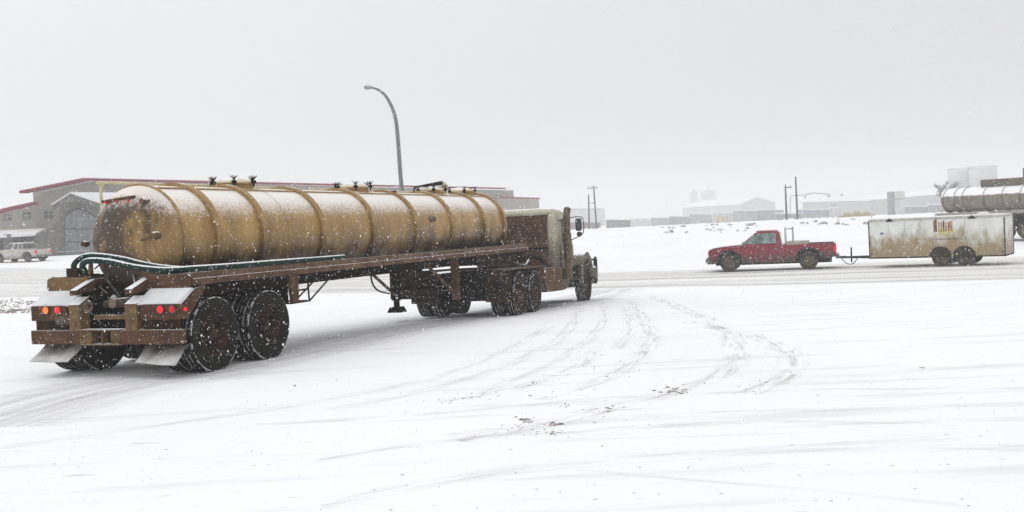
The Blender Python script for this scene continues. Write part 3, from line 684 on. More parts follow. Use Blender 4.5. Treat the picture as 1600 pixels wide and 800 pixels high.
MB().tube(bez([(.95, 3.2, 1.02), (.92, 2.8, 1.26), (.85, 2.1, 1.36), (.75, 1.8, 1.30)], 6), .05, 8).build('coolant_hose', M['dark'], K, smooth=True)
MB().tube(bez([(.85, 1.9, 1.25), (.95, 1.2, 1.13), (.80, .8, 1.2)], 6), .035, 8).build('suspended_hose', M['metal'], K, smooth=True)
MB().box(.2, .95, 3.38, 3.425, 1.55, 1.58).build('rear_grab_bar', M['dark'], cb)

# ---------------------------------------------------------------- pickups
def pickup(root, paint, trim, Lw, Lt, hW, top, belt, bed, crew, wheelR, glassm, rimm, mudm):
    """front towards -x... local frame: +y forward, x across, z up; y=0 rear bumper"""
    wr = .85*Lt/5.65 + .25*0; fr = Lt - .92; rr = fr - Lw; A = wheelR+.13; rk = .42
    def arch(c): return [(c+A*math.cos(math.radians(a)), wheelR+A*math.sin(math.radians(a))) for a in range(0, 181, 15)]
    def clip(p): return [(y, max(z, rk)) for y, z in p]
    nose = [(Lt-.05, rk+.1), (Lt-.0, belt-.26), (Lt-.07, belt-.13), (Lt-.30, belt-.05), (fr-.1, belt+.02)]
    yc = bed                                              # y where the cab starts
    prof = [(.12, rk+.12)] + [(.12, belt-.02), (yc, belt-.02), (yc, belt+.0)] + [(fr-.45, belt+.04), (fr-.1, belt+.02)] + nose[3::-1] + [(fr+A, rk)] + clip(arch(fr)) + [(fr-A, rk-.06), (rr+A, rk-.06)] + clip(arch(rr)) + [(rr-A, rk)]
    b = MB().px(prof, -hW, hW).build('body', paint, root, smooth=True, bevel=.035, angle=30)
    # bed opening
    MB().box(-hW+.09, hW-.09, .2, yc-.08, belt-.018, belt-.008).build('bed_floor', M['dark'], b)
    # greenhouse
    y0, y1 = yc+.02, fr-.45
    bt = [(-hW+.04, y0), (hW-.04, y0), (hW-.04, y1), (-hW+.04, y1)]; tp = [(-hW+.2, y0+.12), (hW-.2, y0+.12), (hW-.2, y1-.78), (-hW+.2, y1-.78)]
    g = MB().prism([(x, y, belt-.02) for x, y in bt], [(x, y, top-.04) for x, y in tp]).build('cabin', paint, root, smooth=True, bevel=.05, angle=25)
    MB().prism([(x*.95, y0+.17+(y-y0-.12)*.96, top-.045) for x, y in tp], [(x*.86, y0+.25+(y-y0-.12)*.90, top) for x, y in tp]).build('roof', paint, g, smooth=True, bevel=.015)
    def lerp(u, v):  # u along y (0 rear,1 front), v up
        return lambda sx: (sx*((hW-.04)*(1-v)+(hW-.2)*v+.006), (y0+(y1-y0)*u)*(1-v)+(y0+.12+(y1-.78-y0-.12)*u)*v, belt-.02+(top-.04-belt+.02)*v)
    spans = [(.12, .97)] if not crew else [(.03, .22), (.27, .55), (.60, .97)]
    for sx_ in (-1, 1):
        for u0, u1 in spans:
            P = [lerp(u0, .14)(sx_), lerp(u1, .14)(sx_), lerp(u1-.06, .86)(sx_), lerp(u0+.01, .86)(sx_)]
            Q = [(p[0]-sx_*.015, p[1], p[2]) for p in P]
            MB().prism(P, Q).build('side_window', glassm, g)
        MB().box(min(sx_*(hW+.0), sx_*(hW+.14)), max(sx_*(hW+.0), sx_*(hW+.14)), y1-.25, y1-.15, belt+.02, belt+.17).build('wing_mirror', trim, root, bevel=.02)
        for c in (fr, rr):
            o = ell(c, wheelR, A+.07, A+.05, 5, 175, 16); i_ = ell(c, wheelR, A-.01, A-.01, 175, 5, 16)
            MB().px(o+i_, sx_*(hW-.02), sx_*(hW+.03)).build('wheel_arch', mudm, root, smooth=True)
        # door seam lines and handle
        ds = [(y0+.06, y1+.02)] if not crew else [(y0+.1, (y0+y1)/2-.05), ((y0+y1)/2, y1+.05)]
        for a, c in ds:
            d = MB(); 
            for yy in (a, c): d.box(min(sx_*hW, sx_*(hW+.004)), max(sx_*hW, sx_*(hW+.004)), yy-.008, yy+.008, rk+.05, belt-.03)
            d.box(min(sx_*hW, sx_*(hW+.025)), max(sx_*hW, sx_*(hW+.025)), a+.12, a+.30, belt-.22, belt-.17); d.build('door_handle', trim, root)
        MB().box(min(sx_*(hW-.3), sx_*(hW-.03)), max(sx_*(hW-.3), sx_*(hW-.03)), Lt-.10, Lt-.005, belt-.34, belt-.18).build('headlight', M['metal'], root, bevel=.02)
        MB().box(min(sx_*(hW-.2), sx_*(hW+.004)), max(sx_*(hW-.2), sx_*(hW+.004)), .10, .22, belt-.40, belt-.12).build('tail_light', M['redoff'], root)
        for c in (fr, rr): wheel(root, sx_*(hW-.13), c, wheelR, wheelR, .26, sx_, M['tyre_s'], rimm, 'car', 'wheel')
    v = [(-hW+.12, y1-.10), (hW-.12, y1-.10)]
    MB().prism([(-hW+.12, y1-.095, belt+.06), (hW-.12, y1-.095, belt+.06), (hW-.26, y1-.70, top-.11), (-hW+.26, y1-.70, top-.11)],
               [(-hW+.12, y1-.15, belt+.04), (hW-.12, y1-.15, belt+.04), (hW-.26, y1-.74, top-.13), (-hW+.26, y1-.74, top-.13)]).build('windscreen', glassm, g)
    MB().prism([(-hW+.18, y0+.02, belt+.10), (hW-.18, y0+.02, belt+.10), (hW-.27, y0+.10, top-.13), (-hW+.27, y0+.10, top-.13)],
               [(-hW+.18, y0-.0, belt+.10), (hW-.18, y0-.0, belt+.10), (hW-.27, y0+.08, top-.13), (-hW+.27, y0+.08, top-.13)]).build('rear_window', glassm, g)
    MB().box(-hW+.02, hW-.02, Lt-.30, Lt+.12, rk-.06, rk+.26).build('front_bumper', trim, root, bevel=.07)
    MB().box(-hW+.03, hW-.03, -.02, .14, rk+.02, rk+.20).build('rear_bumper', trim, root, bevel=.02)
    MB().box(-.6, .6, Lt-.06, Lt-.015, belt-.36, belt-.16).build('grille', M['black'], root)
    MB().box(-hW+.28, hW-.28, .3, Lt-.3, rk-.14, belt-.10).build('underbody', M['dark'], root)
    MB().tube([(-hW+.2, rr, wheelR), (hW-.2, rr, wheelR)], .06, 8).build('rear_axle', M['dark'], root)
    return fr, rr, g
redp = mat('red_paint_muddy', (.25, .007, .021), (.18, .006, .015), 3, .35, mud=(.34, .92), mud_shade_col=(.05, .03, .02), mud_noise=1.3, coat=.4, snow=.985, snow_amp=.3, fleck=.735)
archm = mat('arch_mud', (.018, .014, .010), (.05, .037, .024), 14, .95, fleck=.70)
rimbrown = mat('mud_rim', (.17, .125, .07), (.08, .06, .038), 10, .8)
bumperc = mat('bumper_chrome_dirty', (.22, .22, .24), (.08, .075, .07), 5, .4, metal=.4)
lglass = mat('cabin_glass', (.22, .30, .28), (.06, .085, .08), 2.2, .1, spec=.6)
# front wheel near side at px(1140,426) Y 46.2, rear near side px(1264,422) Y 45
pf = at(1140, 426, 46.0); pr_ = at(1264, 422.5, 45.0)
hd_ = Vector((pf.x-pr_.x, pf.y-pr_.y, 0)); WB = hd_.length; hd_.normalize(); rz = math.atan2(-hd_.x, hd_.y)
side = Vector((hd_.y, -hd_.x, 0))         # local +x
LtR = WB+.92+1.28
rear = Vector((pr_.x, pr_.y, 0)) - hd_*1.28 + side*.93
RZ = G(pr_.x, pr_.y)+.035
PT = empty('pickup_truck', 'red muddy regular cab pickup towing the white box trailer', 'pickup truck', (rear.x, rear.y, RZ), rz)
fr, rr, cabin = pickup(PT, redp, bumperc, WB, LtR, .96, 1.78, 1.14, 2.38, False, .40, lglass, rimbrown, archm)
hr = MB()
for x in (-.62, .62):
    for y in (2.25, 1.93): hr.tube([(x, y, 1.12), (x, y, 1.88)], .018, 6)
    hr.tube([(x, 2.25, 1.80), (x, 1.93, 1.80)], .016, 6)
hr.tube([(-.62, 2.2, 1.80), (.62, 2.2, 1.80)], .018, 6); hr.tube([(-.62, 2.2, 1.45), (.62, 2.2, 1.45)], .014, 6)
hr.build('headache_rack', mat('rack_metal', (.5, .5, .48), (.3, .3, .28), 5, .4, metal=.5, mud=(1.1, 1.3)), PT)
MB().box(-.9, .9, 1.25, 2.2, 1.10, 1.24).build('bed_tool_box', mat('tool_box_alu', (.42, .40, .36), (.25, .23, .2), 5, .5, metal=.4), PT, bevel=.01)
MB().box(-.85, .85, .12, .13, .75, 1.08).build('tailgate', redp, PT)

# enclosed cargo trailer behind it
bl = at(1358.5, 411, 44.0); br = at(1572, 404, 41.0)
cdv = Vector((bl.x-br.x, bl.y-br.y, 0)); CLn = cdv.length; cdv.normalize(); crz = math.atan2(-cdv.x, cdv.y); cside = Vector((cdv.y, -cdv.x, 0))
cm = (bl+br)/2; HW = 1.05
corig = Vector((br.x, br.y, 0)) + cside*HW
CZ = G(17.7, 42.4)+.035
CT = empty('cargo_trailer', 'white enclosed box trailer streaked with brown mud behind the red pickup', 'trailer', tuple(corig[:2])+(CZ,), crz)
boxm = mat('trailer_white_muddy', (.76, .77, .74), (.66, .66, .61), 2, .4, mud=(.70, 1.55), mud_shade_col=(.31, .235, .135), mud_noise=2.3, patch=.56, patchcol=(.36, .33, .27), patch_scale=1.1)
trimm = mat('trailer_trim', (.52, .51, .44), (.35, .33, .28), 5, .5, snow=.8, snow_amp=.3)
print('cargo', CLn, crz, bl, br)
ZB, ZT = bl.z-CZ, at(1358, 347, 44).z-CZ
ZB = .42; 
MB().box(-HW, HW, .02, CLn-.02, ZB, ZT).build('box_body', boxm, CT)
MB().box(-HW-.015, HW+.015, 0, CLn, ZT-.02, ZT+.09).build('roof_rail', trimm, CT, bevel=.03)
MB().box(-HW+.05, HW-.05, .05, CLn-.05, ZT+.088, ZT+.125).build('roof_snow', M['snow'], CT, bevel=.015)
for y in (0, CLn-.05): 
    for x in (-HW-.012, HW-.03): MB().box(x, x+.045, y, y+.05, ZB, ZT).build('corner_post', M['bezel'], CT)
MB().box(-HW-.012, HW+.012, .01, CLn-.01, ZB-.06, ZB).build('floor_frame', archm, CT)
for y in (.28, .5, .72): MB().box(-HW-.004, -HW+.01, CLn*y-.012, CLn*y+.012, ZB+.02, ZT-.03).build('panel_seam', trimm, CT)
# wheel position along the box (front/back wheel at px 1470 and 1507)
def ys_on(px, py):     # intersect with outer side plane
    d = ray(px, py); o = Vector((0, 0, EYE)); nrm = cside; k = ((corig - cside*HW) - o).dot(nrm)/d.dot(nrm); p = o+d*k
    return (p-corig).dot(cdv), p.z-CZ
for px in (1470, 1507):
    y, z = ys_on(px, 405)
    for sx_ in (-1, 1):
        wheel(CT, sx_*(HW-.10), y, .345, .345, .22, sx_, M['tyre_s'], rimbrown, 'car', 'wheel')
        o = ell(y, .38, .46, .44, 0, 180, 14); MB().px(o, sx_*(HW-.03), sx_*(HW+.010)).build('wheel_well', archm, CT)
        o = ell(y, .38, .50, .48, 0, 180, 14); i_ = ell(y, .38, .46, .44, 180, 0, 14); MB().px(o+i_, sx_*(HW-.02), sx_*(HW+.022)).build('arch_trim', boxm, CT)
    MB().tube([(-HW+.1, y, .36), (HW-.1, y, .36)], .04, 8).build('axle', M['dark'], CT)
for p in ((1470, 405), (1507, 405)): print('wheel y,z', ys_on(*p))
for px_ in (1518, 1389):
    y, z = ys_on(px_, 331); MB().px([(y-.17, ZT-.02), (y+.17, ZT-.02), (y, ZT+.13)], -HW-.022, -HW-.016).build('roof_bracket', archm, CT)
y, z = ys_on(1531, 323); MB().lathe([(ZT+.12, .3), (ZT+.17, .26), (ZT+.21, .12), (ZT+.22, .001)], 'z', 16, (-.3, y, 0)).build('roof_vent', trimm, CT, smooth=True)
for yy_ in (.12, CLn-.12): MB().box(-HW-.02, -HW-.004, yy_-.04, yy_+.04, ZB+.10, ZB+.15).build('marker_light', M['bezel'], CT)
# tongue and jack
tl = 1.35
mb = MB()
for x in (-.6, .6): mb.tube([(x, CLn, ZB-.02), (0, CLn+tl, ZB-.02)], .045, 6)
mb.box(-.08, .08, CLn+tl-.05, CLn+tl+.25, ZB-.06, ZB+.04); mb.build('tongue', M['black'], CT)
MB().tube([(0, CLn+tl-.3, ZB-.25), (0, CLn+tl-.3, ZB+.42)], .035, 8).build('tongue_jack', M['black'], CT)
MB().tube(bez([(0, CLn+tl+.15, ZB-.05), (-.1, CLn+tl-.1, ZB-.28), (-.15, CLn+tl-.4, ZB-.30), (-.1, CLn+tl-.6, ZB-.05)], 6), .018, 6).build('safety_chain', M['black'], CT)
# markings on the side
def side_text(s, px, py, size, mt, name):
    cu = bpy.data.curves.new(name, 'FONT'); cu.body = s; cu.size = size; cu.extrude = .004; cu.align_x = 'CENTER'; cu.align_y = 'CENTER'
    o = bpy.data.objects.new(name, cu); COL.objects.link(o); dg = bpy.context.evaluated_depsgraph_get()
    me = bpy.data.meshes.new_from_object(o.evaluated_get(dg)); bpy.data.objects.remove(o); me.materials.clear(); me.materials.append(mt)
    ob = bpy.data.objects.new(name, me); COL.objects.link(ob); ob.parent = CT
    y, z = ys_on(px, py); ob.location = (-HW-.008, y, z); ob.rotation_euler = (math.radians(90), 0, math.radians(-90)); return ob
side_text('A+', 1477.5, 363, .52, mat('yellow_lettering', (.60, .58, .06), (.42, .38, .06), 6, .5), 'yellow_letters')
yL, zL = ys_on(1484, 373); mb = MB()
for k in range(13):                                   # weathered line of small lettering, too worn to read
    yk = yL+.60-k*.10; hgt = random.choice((.09, .11, .07))
    mb.box(-HW-.006, -HW, yk-.035, yk-.015, zL-.05, zL-.05+hgt); mb.box(-HW-.006, -HW, yk+.012, yk+.03, zL-.05, zL-.05+hgt*random.choice((.5, 1))); mb.box(-HW-.007, -HW-.001, yk-.03, yk+.03, zL-.05+hgt*.4, zL-.05+hgt*.62)
mb.build('worn_lettering', mat('grey_lettering', (.10, .09, .085), (.2, .18, .15), 12, .6), CT)
lo = [(-.26, 'h', .40, .10, (.30, .16, .09)), (-.20, 'a', .52, .045, (.16, .03, .02)), (-.10, 'b', .34, .06, (.45, .33, .22)), (.0, 'c', .30, .08, (.42, .28, .18)), (.09, 'd', .38, .06, (.10, .07, .06)), (.18, 'e', .28, .07, (.48, .22, .10)), (.28, 'f', .30, .06, (.40, .16, .08)), (.37, 'g', .33, .12, (.45, .30, .18))]
yy0, zz0 = ys_on(1475, 358)
for dx, nme, h, wd, c in lo:
    MB().box(-HW-.006, -HW, yy0-dx-wd/2+.1, yy0-dx+wd/2+.1, zz0-.1, zz0+h-.02).build('emblem_stroke', mat('emblem_'+nme, c, None, 8, .6), CT)
y, z = ys_on(1378, 365); MB().box(-HW-.006, -HW, y-.07, y+.07, z-.04, z+.04).build('blue_sticker', mat('blue_sticker', (.03, .10, .18), (.2, .25, .28), 20, .6), CT)

# white pickup parked at the building (crew cab, headed away to the left)
wp = mat('white_paint_dusty', (.55, .53, .50), (.42, .39, .35), 3, .4, mud=(.35, .8), mud_shade_col=(.28, .24, .20), mud_noise=.4, snow=.9, snow_amp=.3)
YB = 96
p0 = at(46, 405.5, YB); gz_ = G(p0.x, p0.y)
p1 = at(70, 403, YB)
WP = empty('pickup_truck', 'pale grey beige crew cab pickup parked in front of the commercial building', 'pickup truck', (p1.x, p1.y, G(p1.x, p1.y)), math.radians(68))
pickup(WP, wp, bumperc, 3.5, 5.6, .95, 1.85, 1.18, 1.75, True, .40, M['glass'], rimbrown, archm)
print('white pickup', p1, G(p1.x, p1.y), gz_, p0)

# ---------------------------------------------------------------- street lamp
gal = mat('galvanised', (.20, .205, .21), (.15, .155, .16), 4, .5, metal=.3)
YL = 62
pl = [at(px, py, YL) for px, py in ((633, 330), (627, 288), (621.5, 215), (617, 181), (606, 155), (594, 142), (583, 137.5), (578, 137))]
base = Vector((pl[0].x+.25, YL, G(pl[0].x, YL)-.1))
SL = empty('street_lamp', 'tall curved grey street lamp rising behind the tan tank', 'street lamp', tuple(base))
pts = bez([base]+pl, 8)
MB().tube(pts, [float(np.interp(i, [0, len(pts)*.5, len(pts)-1], [.15, .11, .045])) for i in range(len(pts))], 10).build('lamp_pole', gal, SL, smooth=True, off=base)
MB().lathe([(-.01, .34), (.02, .38), (.35, .42), (.4, .2)], 'z', 12, (base.x, base.y, base.z)).build('pole_base', gal, SL, off=base)
hp = pl[-1]; mb = MB(); px_m = YL/FPX
vs = [(-.02, .055), (.10, .12), (.28, .16), (.42, .13), (.5, .03)]
o = []; n = 10
for a, r in vs:
    for k in range(n):
        t = 2*math.pi*k/n; o.append((hp.x+.12-a*1.0, hp.y+r*1.2*math.cos(t), hp.z+.02+.05*a+r*(.75 if math.sin(t) > 0 else 1.0)*math.sin(t)))
mb.add(o, [(i*n+k, i*n+(k+1) % n, (i+1)*n+(k+1) % n, (i+1)*n+k) for i in range(4) for k in range(n)]+[tuple(range(n))[::-1], tuple(range(4*n, 5*n))])
mb.build('lamp_head', mat('lamp_head_grey', (.30, .33, .33), (.25, .28, .28), 4, .4), SL, smooth=True, off=base)

# ---------------------------------------------------------------- commercial building at left
wall = mat('stucco_tan_grey', (.40, .375, .325), (.35, .325, .28), 1.5, .9)
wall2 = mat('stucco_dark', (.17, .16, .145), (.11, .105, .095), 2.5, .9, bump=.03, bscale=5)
redf = mat('red_fascia', (.27, .015, .04), (.22, .012, .035), 1, .5)
roofsnow = mat('roof_snow', (.80, .80, .81), (.74, .74, .76), 1, .8)
winf = mat('window_frame_white', (.50, .50, .48), None, 3, .6)
ging = mat('window_dark', (.10, .11, .115), (.16, .17, .175), 1.2, .15, spec=.6)
BX0, BY0, BX1, BY1 = -54.0, 112.0, 0.0, 168.0
bd = Vector((BX1-BX0, BY1-BY0, 0)).normalized(); bn = Vector((bd.y, -bd.x, 0))      # bn towards camera side
def onp(px, py, off=0.0):     # point on the facade plane (offset metres in front of it)
    d = ray(px, py); o = Vector((0, 0, EYE)); c = Vector((BX0, BY0, 0))+bn*off; return o + d*((c-o).dot(bn)/d.dot(bn))
for px in (0, 50, 130, 400, 785, 838): q = onp(px, 300); print('facade', px, [round(v, 1) for v in q])
rootb = onp(130, 397); rootb.z = G(rootb.x, rootb.y)
CB = empty('commercial_building', 'tan two storey commercial building with red roof edge and gabled glass porch', 'building', tuple(rootb))
PDIR = Vector((-.45, -.89, 0))
def slabp(name, mt, pts, off, depth, parent=CB, bevel=0):
    a = [onp(x, y, off) for x, y in pts]; b = [p - PDIR*depth for p in a]
    return MB().prism(a, b).build(name, mt, parent, off=rootb, bevel=bevel)
g0 = -3.0
def down(px, off=0): p = onp(px, 350, off); return p
def wallp(name, mt, pts_top, off, depth):
    a = [onp(x, y, off) for x, y in pts_top]; lo = [Vector((p.x, p.y, g0)) for p in a][::-1]
    P = a+lo; return MB().prism(P, [p-PDIR*depth for p in P]).build(name, mt, CB, off=rootb)
wallp('main_wall', wall, [(51, 297), (130, 282), (400, 288), (776, 297)], 0, 6)
wallp('left_wing_wall', wall, [(-60, 346), (0, 331), (50.6, 320)], 0.3, 3)
wallp('right_wing_wall', wall, [(776, 309), (826, 311)], .5, 4)
slabp('roof_edge', redf, [(30, 298), (130, 278.2), (400, 284.5), (786, 293.5), (786, 295.6), (400, 287.8), (130, 282.0), (30, 302)], 1.2, 1)
slabp('roof_edge', redf, [(-60, 344), (0, 326.5), (50, 315.5), (50, 319), (0, 331), (-60, 349)], 1.4, .8)
slabp('roof_edge', redf, [(780, 307.2), (841, 309.0), (841, 311.0), (780, 309.6)], 1.5, .8)
slabp('roof_edge', roofsnow, [(32, 297.6), (130, 277.7), (400, 284.0), (785, 293.0), (785, 293.6), (400, 284.6), (130, 278.3), (32, 298.2)], 1.0, 4)
def win(x0, y0, x1, y1, sk, off, nx=2, ny=2):
    dy = lambda x: sk*(x-x0)
    f = slabp('window', winf, [(x0, y0), (x1, y0+dy(x1)), (x1, y1+dy(x1)), (x0, y1)], off+.06, .1)
    for i in range(nx):
        for j in range(ny):
            a = x0+(x1-x0)*(i+.12)/nx; b = x0+(x1-x0)*(i+.90)/nx; c = y0+(y1-y0)*(j+.10)/ny; d = y0+(y1-y0)*(j+.92)/ny
            slabp('pane', ging, [(a, c+dy(a)), (b, c+dy(b)), (b, d+dy(b)), (a, d+dy(a))], off+.10, .05, f)
win(3, 333.5, 18.5, 346, -.08, .3); win(33, 331.5, 49, 344, -.08, .3); win(67, 329.5, 84, 342, -.08, 0)
win(-26, 337, -10, 349, -.08, .3)
# lower canopy with snowy roof and dark recess
wallp('ground_floor_wall', wall2, [(-60, 375), (58, 368)], .4, 1)
a = [onp(-60, 372, 4.5), onp(56, 364.5, 4.5), onp(72, 356, .35), onp(-60, 362, .35)]
MB().prism(a, [p-Vector((0, 0, .25)) for p in a]).build('canopy_roof', roofsnow, CB, off=rootb)
slabp('canopy_fascia', wall2, [(-60, 373), (56, 365.5), (57, 368.5), (-60, 376.5)], 4.45, .3)
for px in (-20, 12, 60):
    p = onp(px, 366, 4.2); MB().box(p.x-.35, p.x+.35, p.y-.35, p.y+.35, g0, p.z).build('canopy_pillar', wall2, CB, off=rootb)
# gabled porch with glass front
PO = 5.0
wallp('porch_wall', wall2, [(62, 368), (82, 352), (93, 344), (93, 316), (110, 306), (159, 320.5), (159, 345)], PO, 5)
dfr = mat('porch_frame_dark', (.05, .05, .052), None, 3, .6); pgl = mat('porch_glass', (.17, .175, .185), (.10, .105, .115), .8, .25, spec=.5)
gl = slabp('porch_glazing', dfr, [(101, 338), (118, 325), (137, 331), (150, 342), (150, 398), (101, 398)], PO+.15, .2)
cols = [(102, 109.5), (111, 119), (120.5, 128.5), (130, 138), (139.5, 149)]
for i, (x0, x1) in enumerate(cols):
    tt = lambda x: interp(x, [101, 118, 137, 150], [338, 325, 331, 342])+1.5
    slabp('pane', pgl, [(x0, tt(x0)), (x1, tt(x1)), (x1, 356), (x0, 356)], PO+.2, .1, gl)
    slabp('pane', pgl, [(x0, 358), (x1, 358), (x1, 377), (x0, 377)], PO+.2, .1, gl); slabp('pane', pgl, [(x0, 379), (x1, 379), (x1, 397), (x0, 397)], PO+.2, .1, gl)
A, B, C_ = onp(80, 324, PO+.8), onp(110, 305, PO+.8), onp(160, 322, PO+.8)
mb = MB()
dk = MB()
for p, q in ((A, B), (B, C_)):
    dk.prism([p, q, q-PDIR*11, p-PDIR*11], [v+Vector((0, 0, .18)) for v in (p, q, q-PDIR*11, p-PDIR*11)])
    mb.prism([v+Vector((0, 0, .19)) for v in (p, q, q-PDIR*11, p-PDIR*11)], [v+Vector((0, 0, .33)) for v in (p, q, q-PDIR*11, p-PDIR*11)])
dk.build('porch_roof_deck', wall2, CB, off=rootb)
mb.build('porch_roof_snow', roofsnow, CB, off=rootb)
mb = MB()
for p, q in ((A, B), (B, C_)): mb.prism([p+bn*.12-Vector((0, 0, .45)), q+bn*.12-Vector((0, 0, .45)), q+bn*.12, p+bn*.12], [v-bn*.1 for v in (p+bn*.12-Vector((0, 0, .45)), q+bn*.12-Vector((0, 0, .45)), q+bn*.12, p+bn*.12)])
mb.build('porch_bargeboard', wall2, CB, off=rootb)
slabp('entrance_railing', winf, [(88, 393), (140, 390.5), (140, 391.3), (88, 393.8)], PO+2, .06)

# ---------------------------------------------------------------- far things
def boxrow(px0, top0, px1, top1, Y, depth, name, mt, parent, zb=None, yaw=0.0):
    """upright block whose near face spans two picture columns at distance Y (right end Y+yaw)"""
    a, b = at(px0, top0, Y), at(px1, top1, Y+yaw); z = G(a.x, a.y)-.5 if zb is None else zb
    n_ = Vector((-(b.y-a.y), b.x-a.x, 0)).normalized()*depth
    P = [a, b, Vector((b.x, b.y, z)), Vector((a.x, a.y, z))]
    o_ = Vector(parent.location) if parent else Vector((a.x, a.y, G(a.x, a.y)))
    ob = MB().prism(P, [p+n_ for p in P]).build(name, mt, parent, off=o_)
    if not parent: ob.location = o_
    return ob
def root_at(px, Y, name, label, cat, group=None):
    p = at(px, 340, Y); return empty(name, label, cat, (p.x, p.y, G(p.x, p.y)), group=group)
fw = mat('far_grey_wall', (.42, .41, .39), (.38, .37, .35), .3, .8)
fw2 = mat('far_blue_wall', (.50, .53, .54), (.46, .49, .5), .3, .8)
fdark = mat('far_dark', (.20, .20, .21), (.14, .14, .145), .5, .8)
fmid = mat('far_mid_grey', (.32, .31, .31), (.20, .20, .21), .35, .8)  # this and far_dark are lightened: part of the haze sits in the colour
# flat roofed building behind the tractor
r = root_at(915, 650, 'warehouse', 'faint flat roofed grey building behind the truck mirror', 'building')
boxrow(885, 327, 945, 327, 650, 30, 'wall', fw, r); boxrow(884, 326, 946, 326, 649.7, 31, 'roof_trim', fdark, r, zb=at(915, 327.3, 650).z)
# gable building with pale blue walls
YG = 560
r = root_at(1175, YG, 'metal_building', 'small pale blue gabled metal building with a snowy roof', 'building')
ro = Vector(r.location)
def gab(px_e0, py_e0, px_r, py_r, px_e1, py_e1, Y, dd, r, wm):
    a, b, c = at(px_e0, py_e0, Y), at(px_r, py_r, Y), at(px_e1, py_e1, Y); z = G(a.x, Y)-.5; D_ = Vector((-dd*.75, dd, 0)); ro = Vector(r.location)
    P = [Vector((b.x-(c.x-b.x), b.y, c.z)), b, c, Vector((c.x, c.y, z)), Vector((b.x-(c.x-b.x), c.y, z))]
    MB().prism(P, [p+D_ for p in P]).build('wall', wm, r, off=ro)
    for s0 in (P[0], c):
        q = s0+(s0-b)*.06; up = Vector((0, 0, .35))
        MB().prism([b+up*.3, q+up*.3, q+D_+up*.3, b+D_+up*.3], [b+up, q+up, q+D_+up, b+D_+up]).build('roof', roofsnow, r, off=ro)
gab(1140, 318, 1183, 308.5, 1211, 317, YG, 34, r, fw2)
# long warehouse
r = root_at(1370, 520, 'warehouse', 'long pale warehouse with snowy low roof behind the white box trailer', 'building')
ro = Vector(r.location)
boxrow(1254, 316, 1362, 313.5, 520, 50, 'wall', fw, r, yaw=-12); boxrow(1362.1, 312.5, 1482, 302.5, 508, 50, 'wall', mat('far_grey_wall_dark', (.30, .30, .30), (.27, .27, .27), .3, .8), r, yaw=-60)
for (x0, y0, Y0), (x1, y1, Y1) in (((1251, 314.8, 519), (1363, 311.5, 507)), ((1363, 311.5, 507), (1486, 300, 447))):
    a, b = at(x0, y0, Y0), at(x1, y1, Y1); u = Vector((3, 26, 2)); MB().prism([a, b, b+u, a+u], [p-Vector((0, 0, .25)) for p in (a, b, b+u, a+u)]).build('roof', roofsnow, r, off=ro)
boxrow(1300, 320, 1314, 319.6, 514, 2, 'doorway', fdark, r)
for x_ in (1338, 1352): boxrow(x_, 319.2, x_+8, 318.8, 512, 2, 'doorway', fw2, r)
boxrow(1470, 305, 1476, 304.5, 450, .5, 'vent', fmid, r, zb=at(1470, 307, 450).z)
p = at(1323, 304, 520); MB().lathe([(-.6, .05), (-.3, .7), (.3, .8), (.6, .1)], 'x', 10, (p.x, p.y+8, p.z)).build('roof_fan', fdark, r, off=ro)
# steel pipe frame behind warehouse
r = root_at(1262, 560, 'steel_frame', 'faint open steel portal frame standing left of the long warehouse', 'frame')
fp = [at(x, y, 560) for x, y in ((1235, 333), (1235, 306), (1258, 304.5), (1270, 301.5), (1297, 303.5), (1297, 312))]
MB().tube(fp, .35, 6).build('portal', fdark, r, off=r.location)
MB().box(at(1256, 304, 560).x, at(1259.5, 304, 560).x, 559.5, 560.5, at(1256, 313, 560).z, at(1256, 304, 560).z).build('hanger_box', fmid, r, off=r.location)
MB().box(at(1293, 304, 560).x, at(1297, 304, 560).x, 559.5, 560.5, at(1296, 311, 560).z, at(1296, 303, 560).z).build('hanger_box', fmid, r, off=r.location)
# white upright tank pair
for (x0, x1, yt, yb, Y, mt, lb) in ((1386, 1397.5, 300, 334, 170, mat('far_tower_grey', (.33, .34, .36), (.28, .29, .31), .6, .6), 'narrow grey upright tower touching the white one on its left'), (1397.8, 1413, 299, 333, 172, mat('far_white_tank', (.66, .67, .66), (.55, .56, .55), .6, .6), 'white upright silo tower rising above the box trailer roof')):
    a, b = at(x0, yt, Y), at(x1, yt, Y); rr_ = (b.x-a.x)/2; r = empty('silo', lb, 'silo', ((a.x+b.x)/2, Y, G(a.x, Y)))
    MB().lathe([(G(a.x, Y)-1, rr_), (a.z-.3, rr_), (a.z, rr_*.9), (a.z+.05, .01)], 'z', 14, (r.location.x, Y, 0)).build('shell', mt, r, off=r.location, smooth=True)
    MB().lathe([(a.z-1.4, rr_+.05), (a.z-1.3, rr_+.08), (a.z-1.2, rr_+.05)], 'z', 14, (r.location.x, Y, 0)).build('hoop', fw, r, off=r.location)
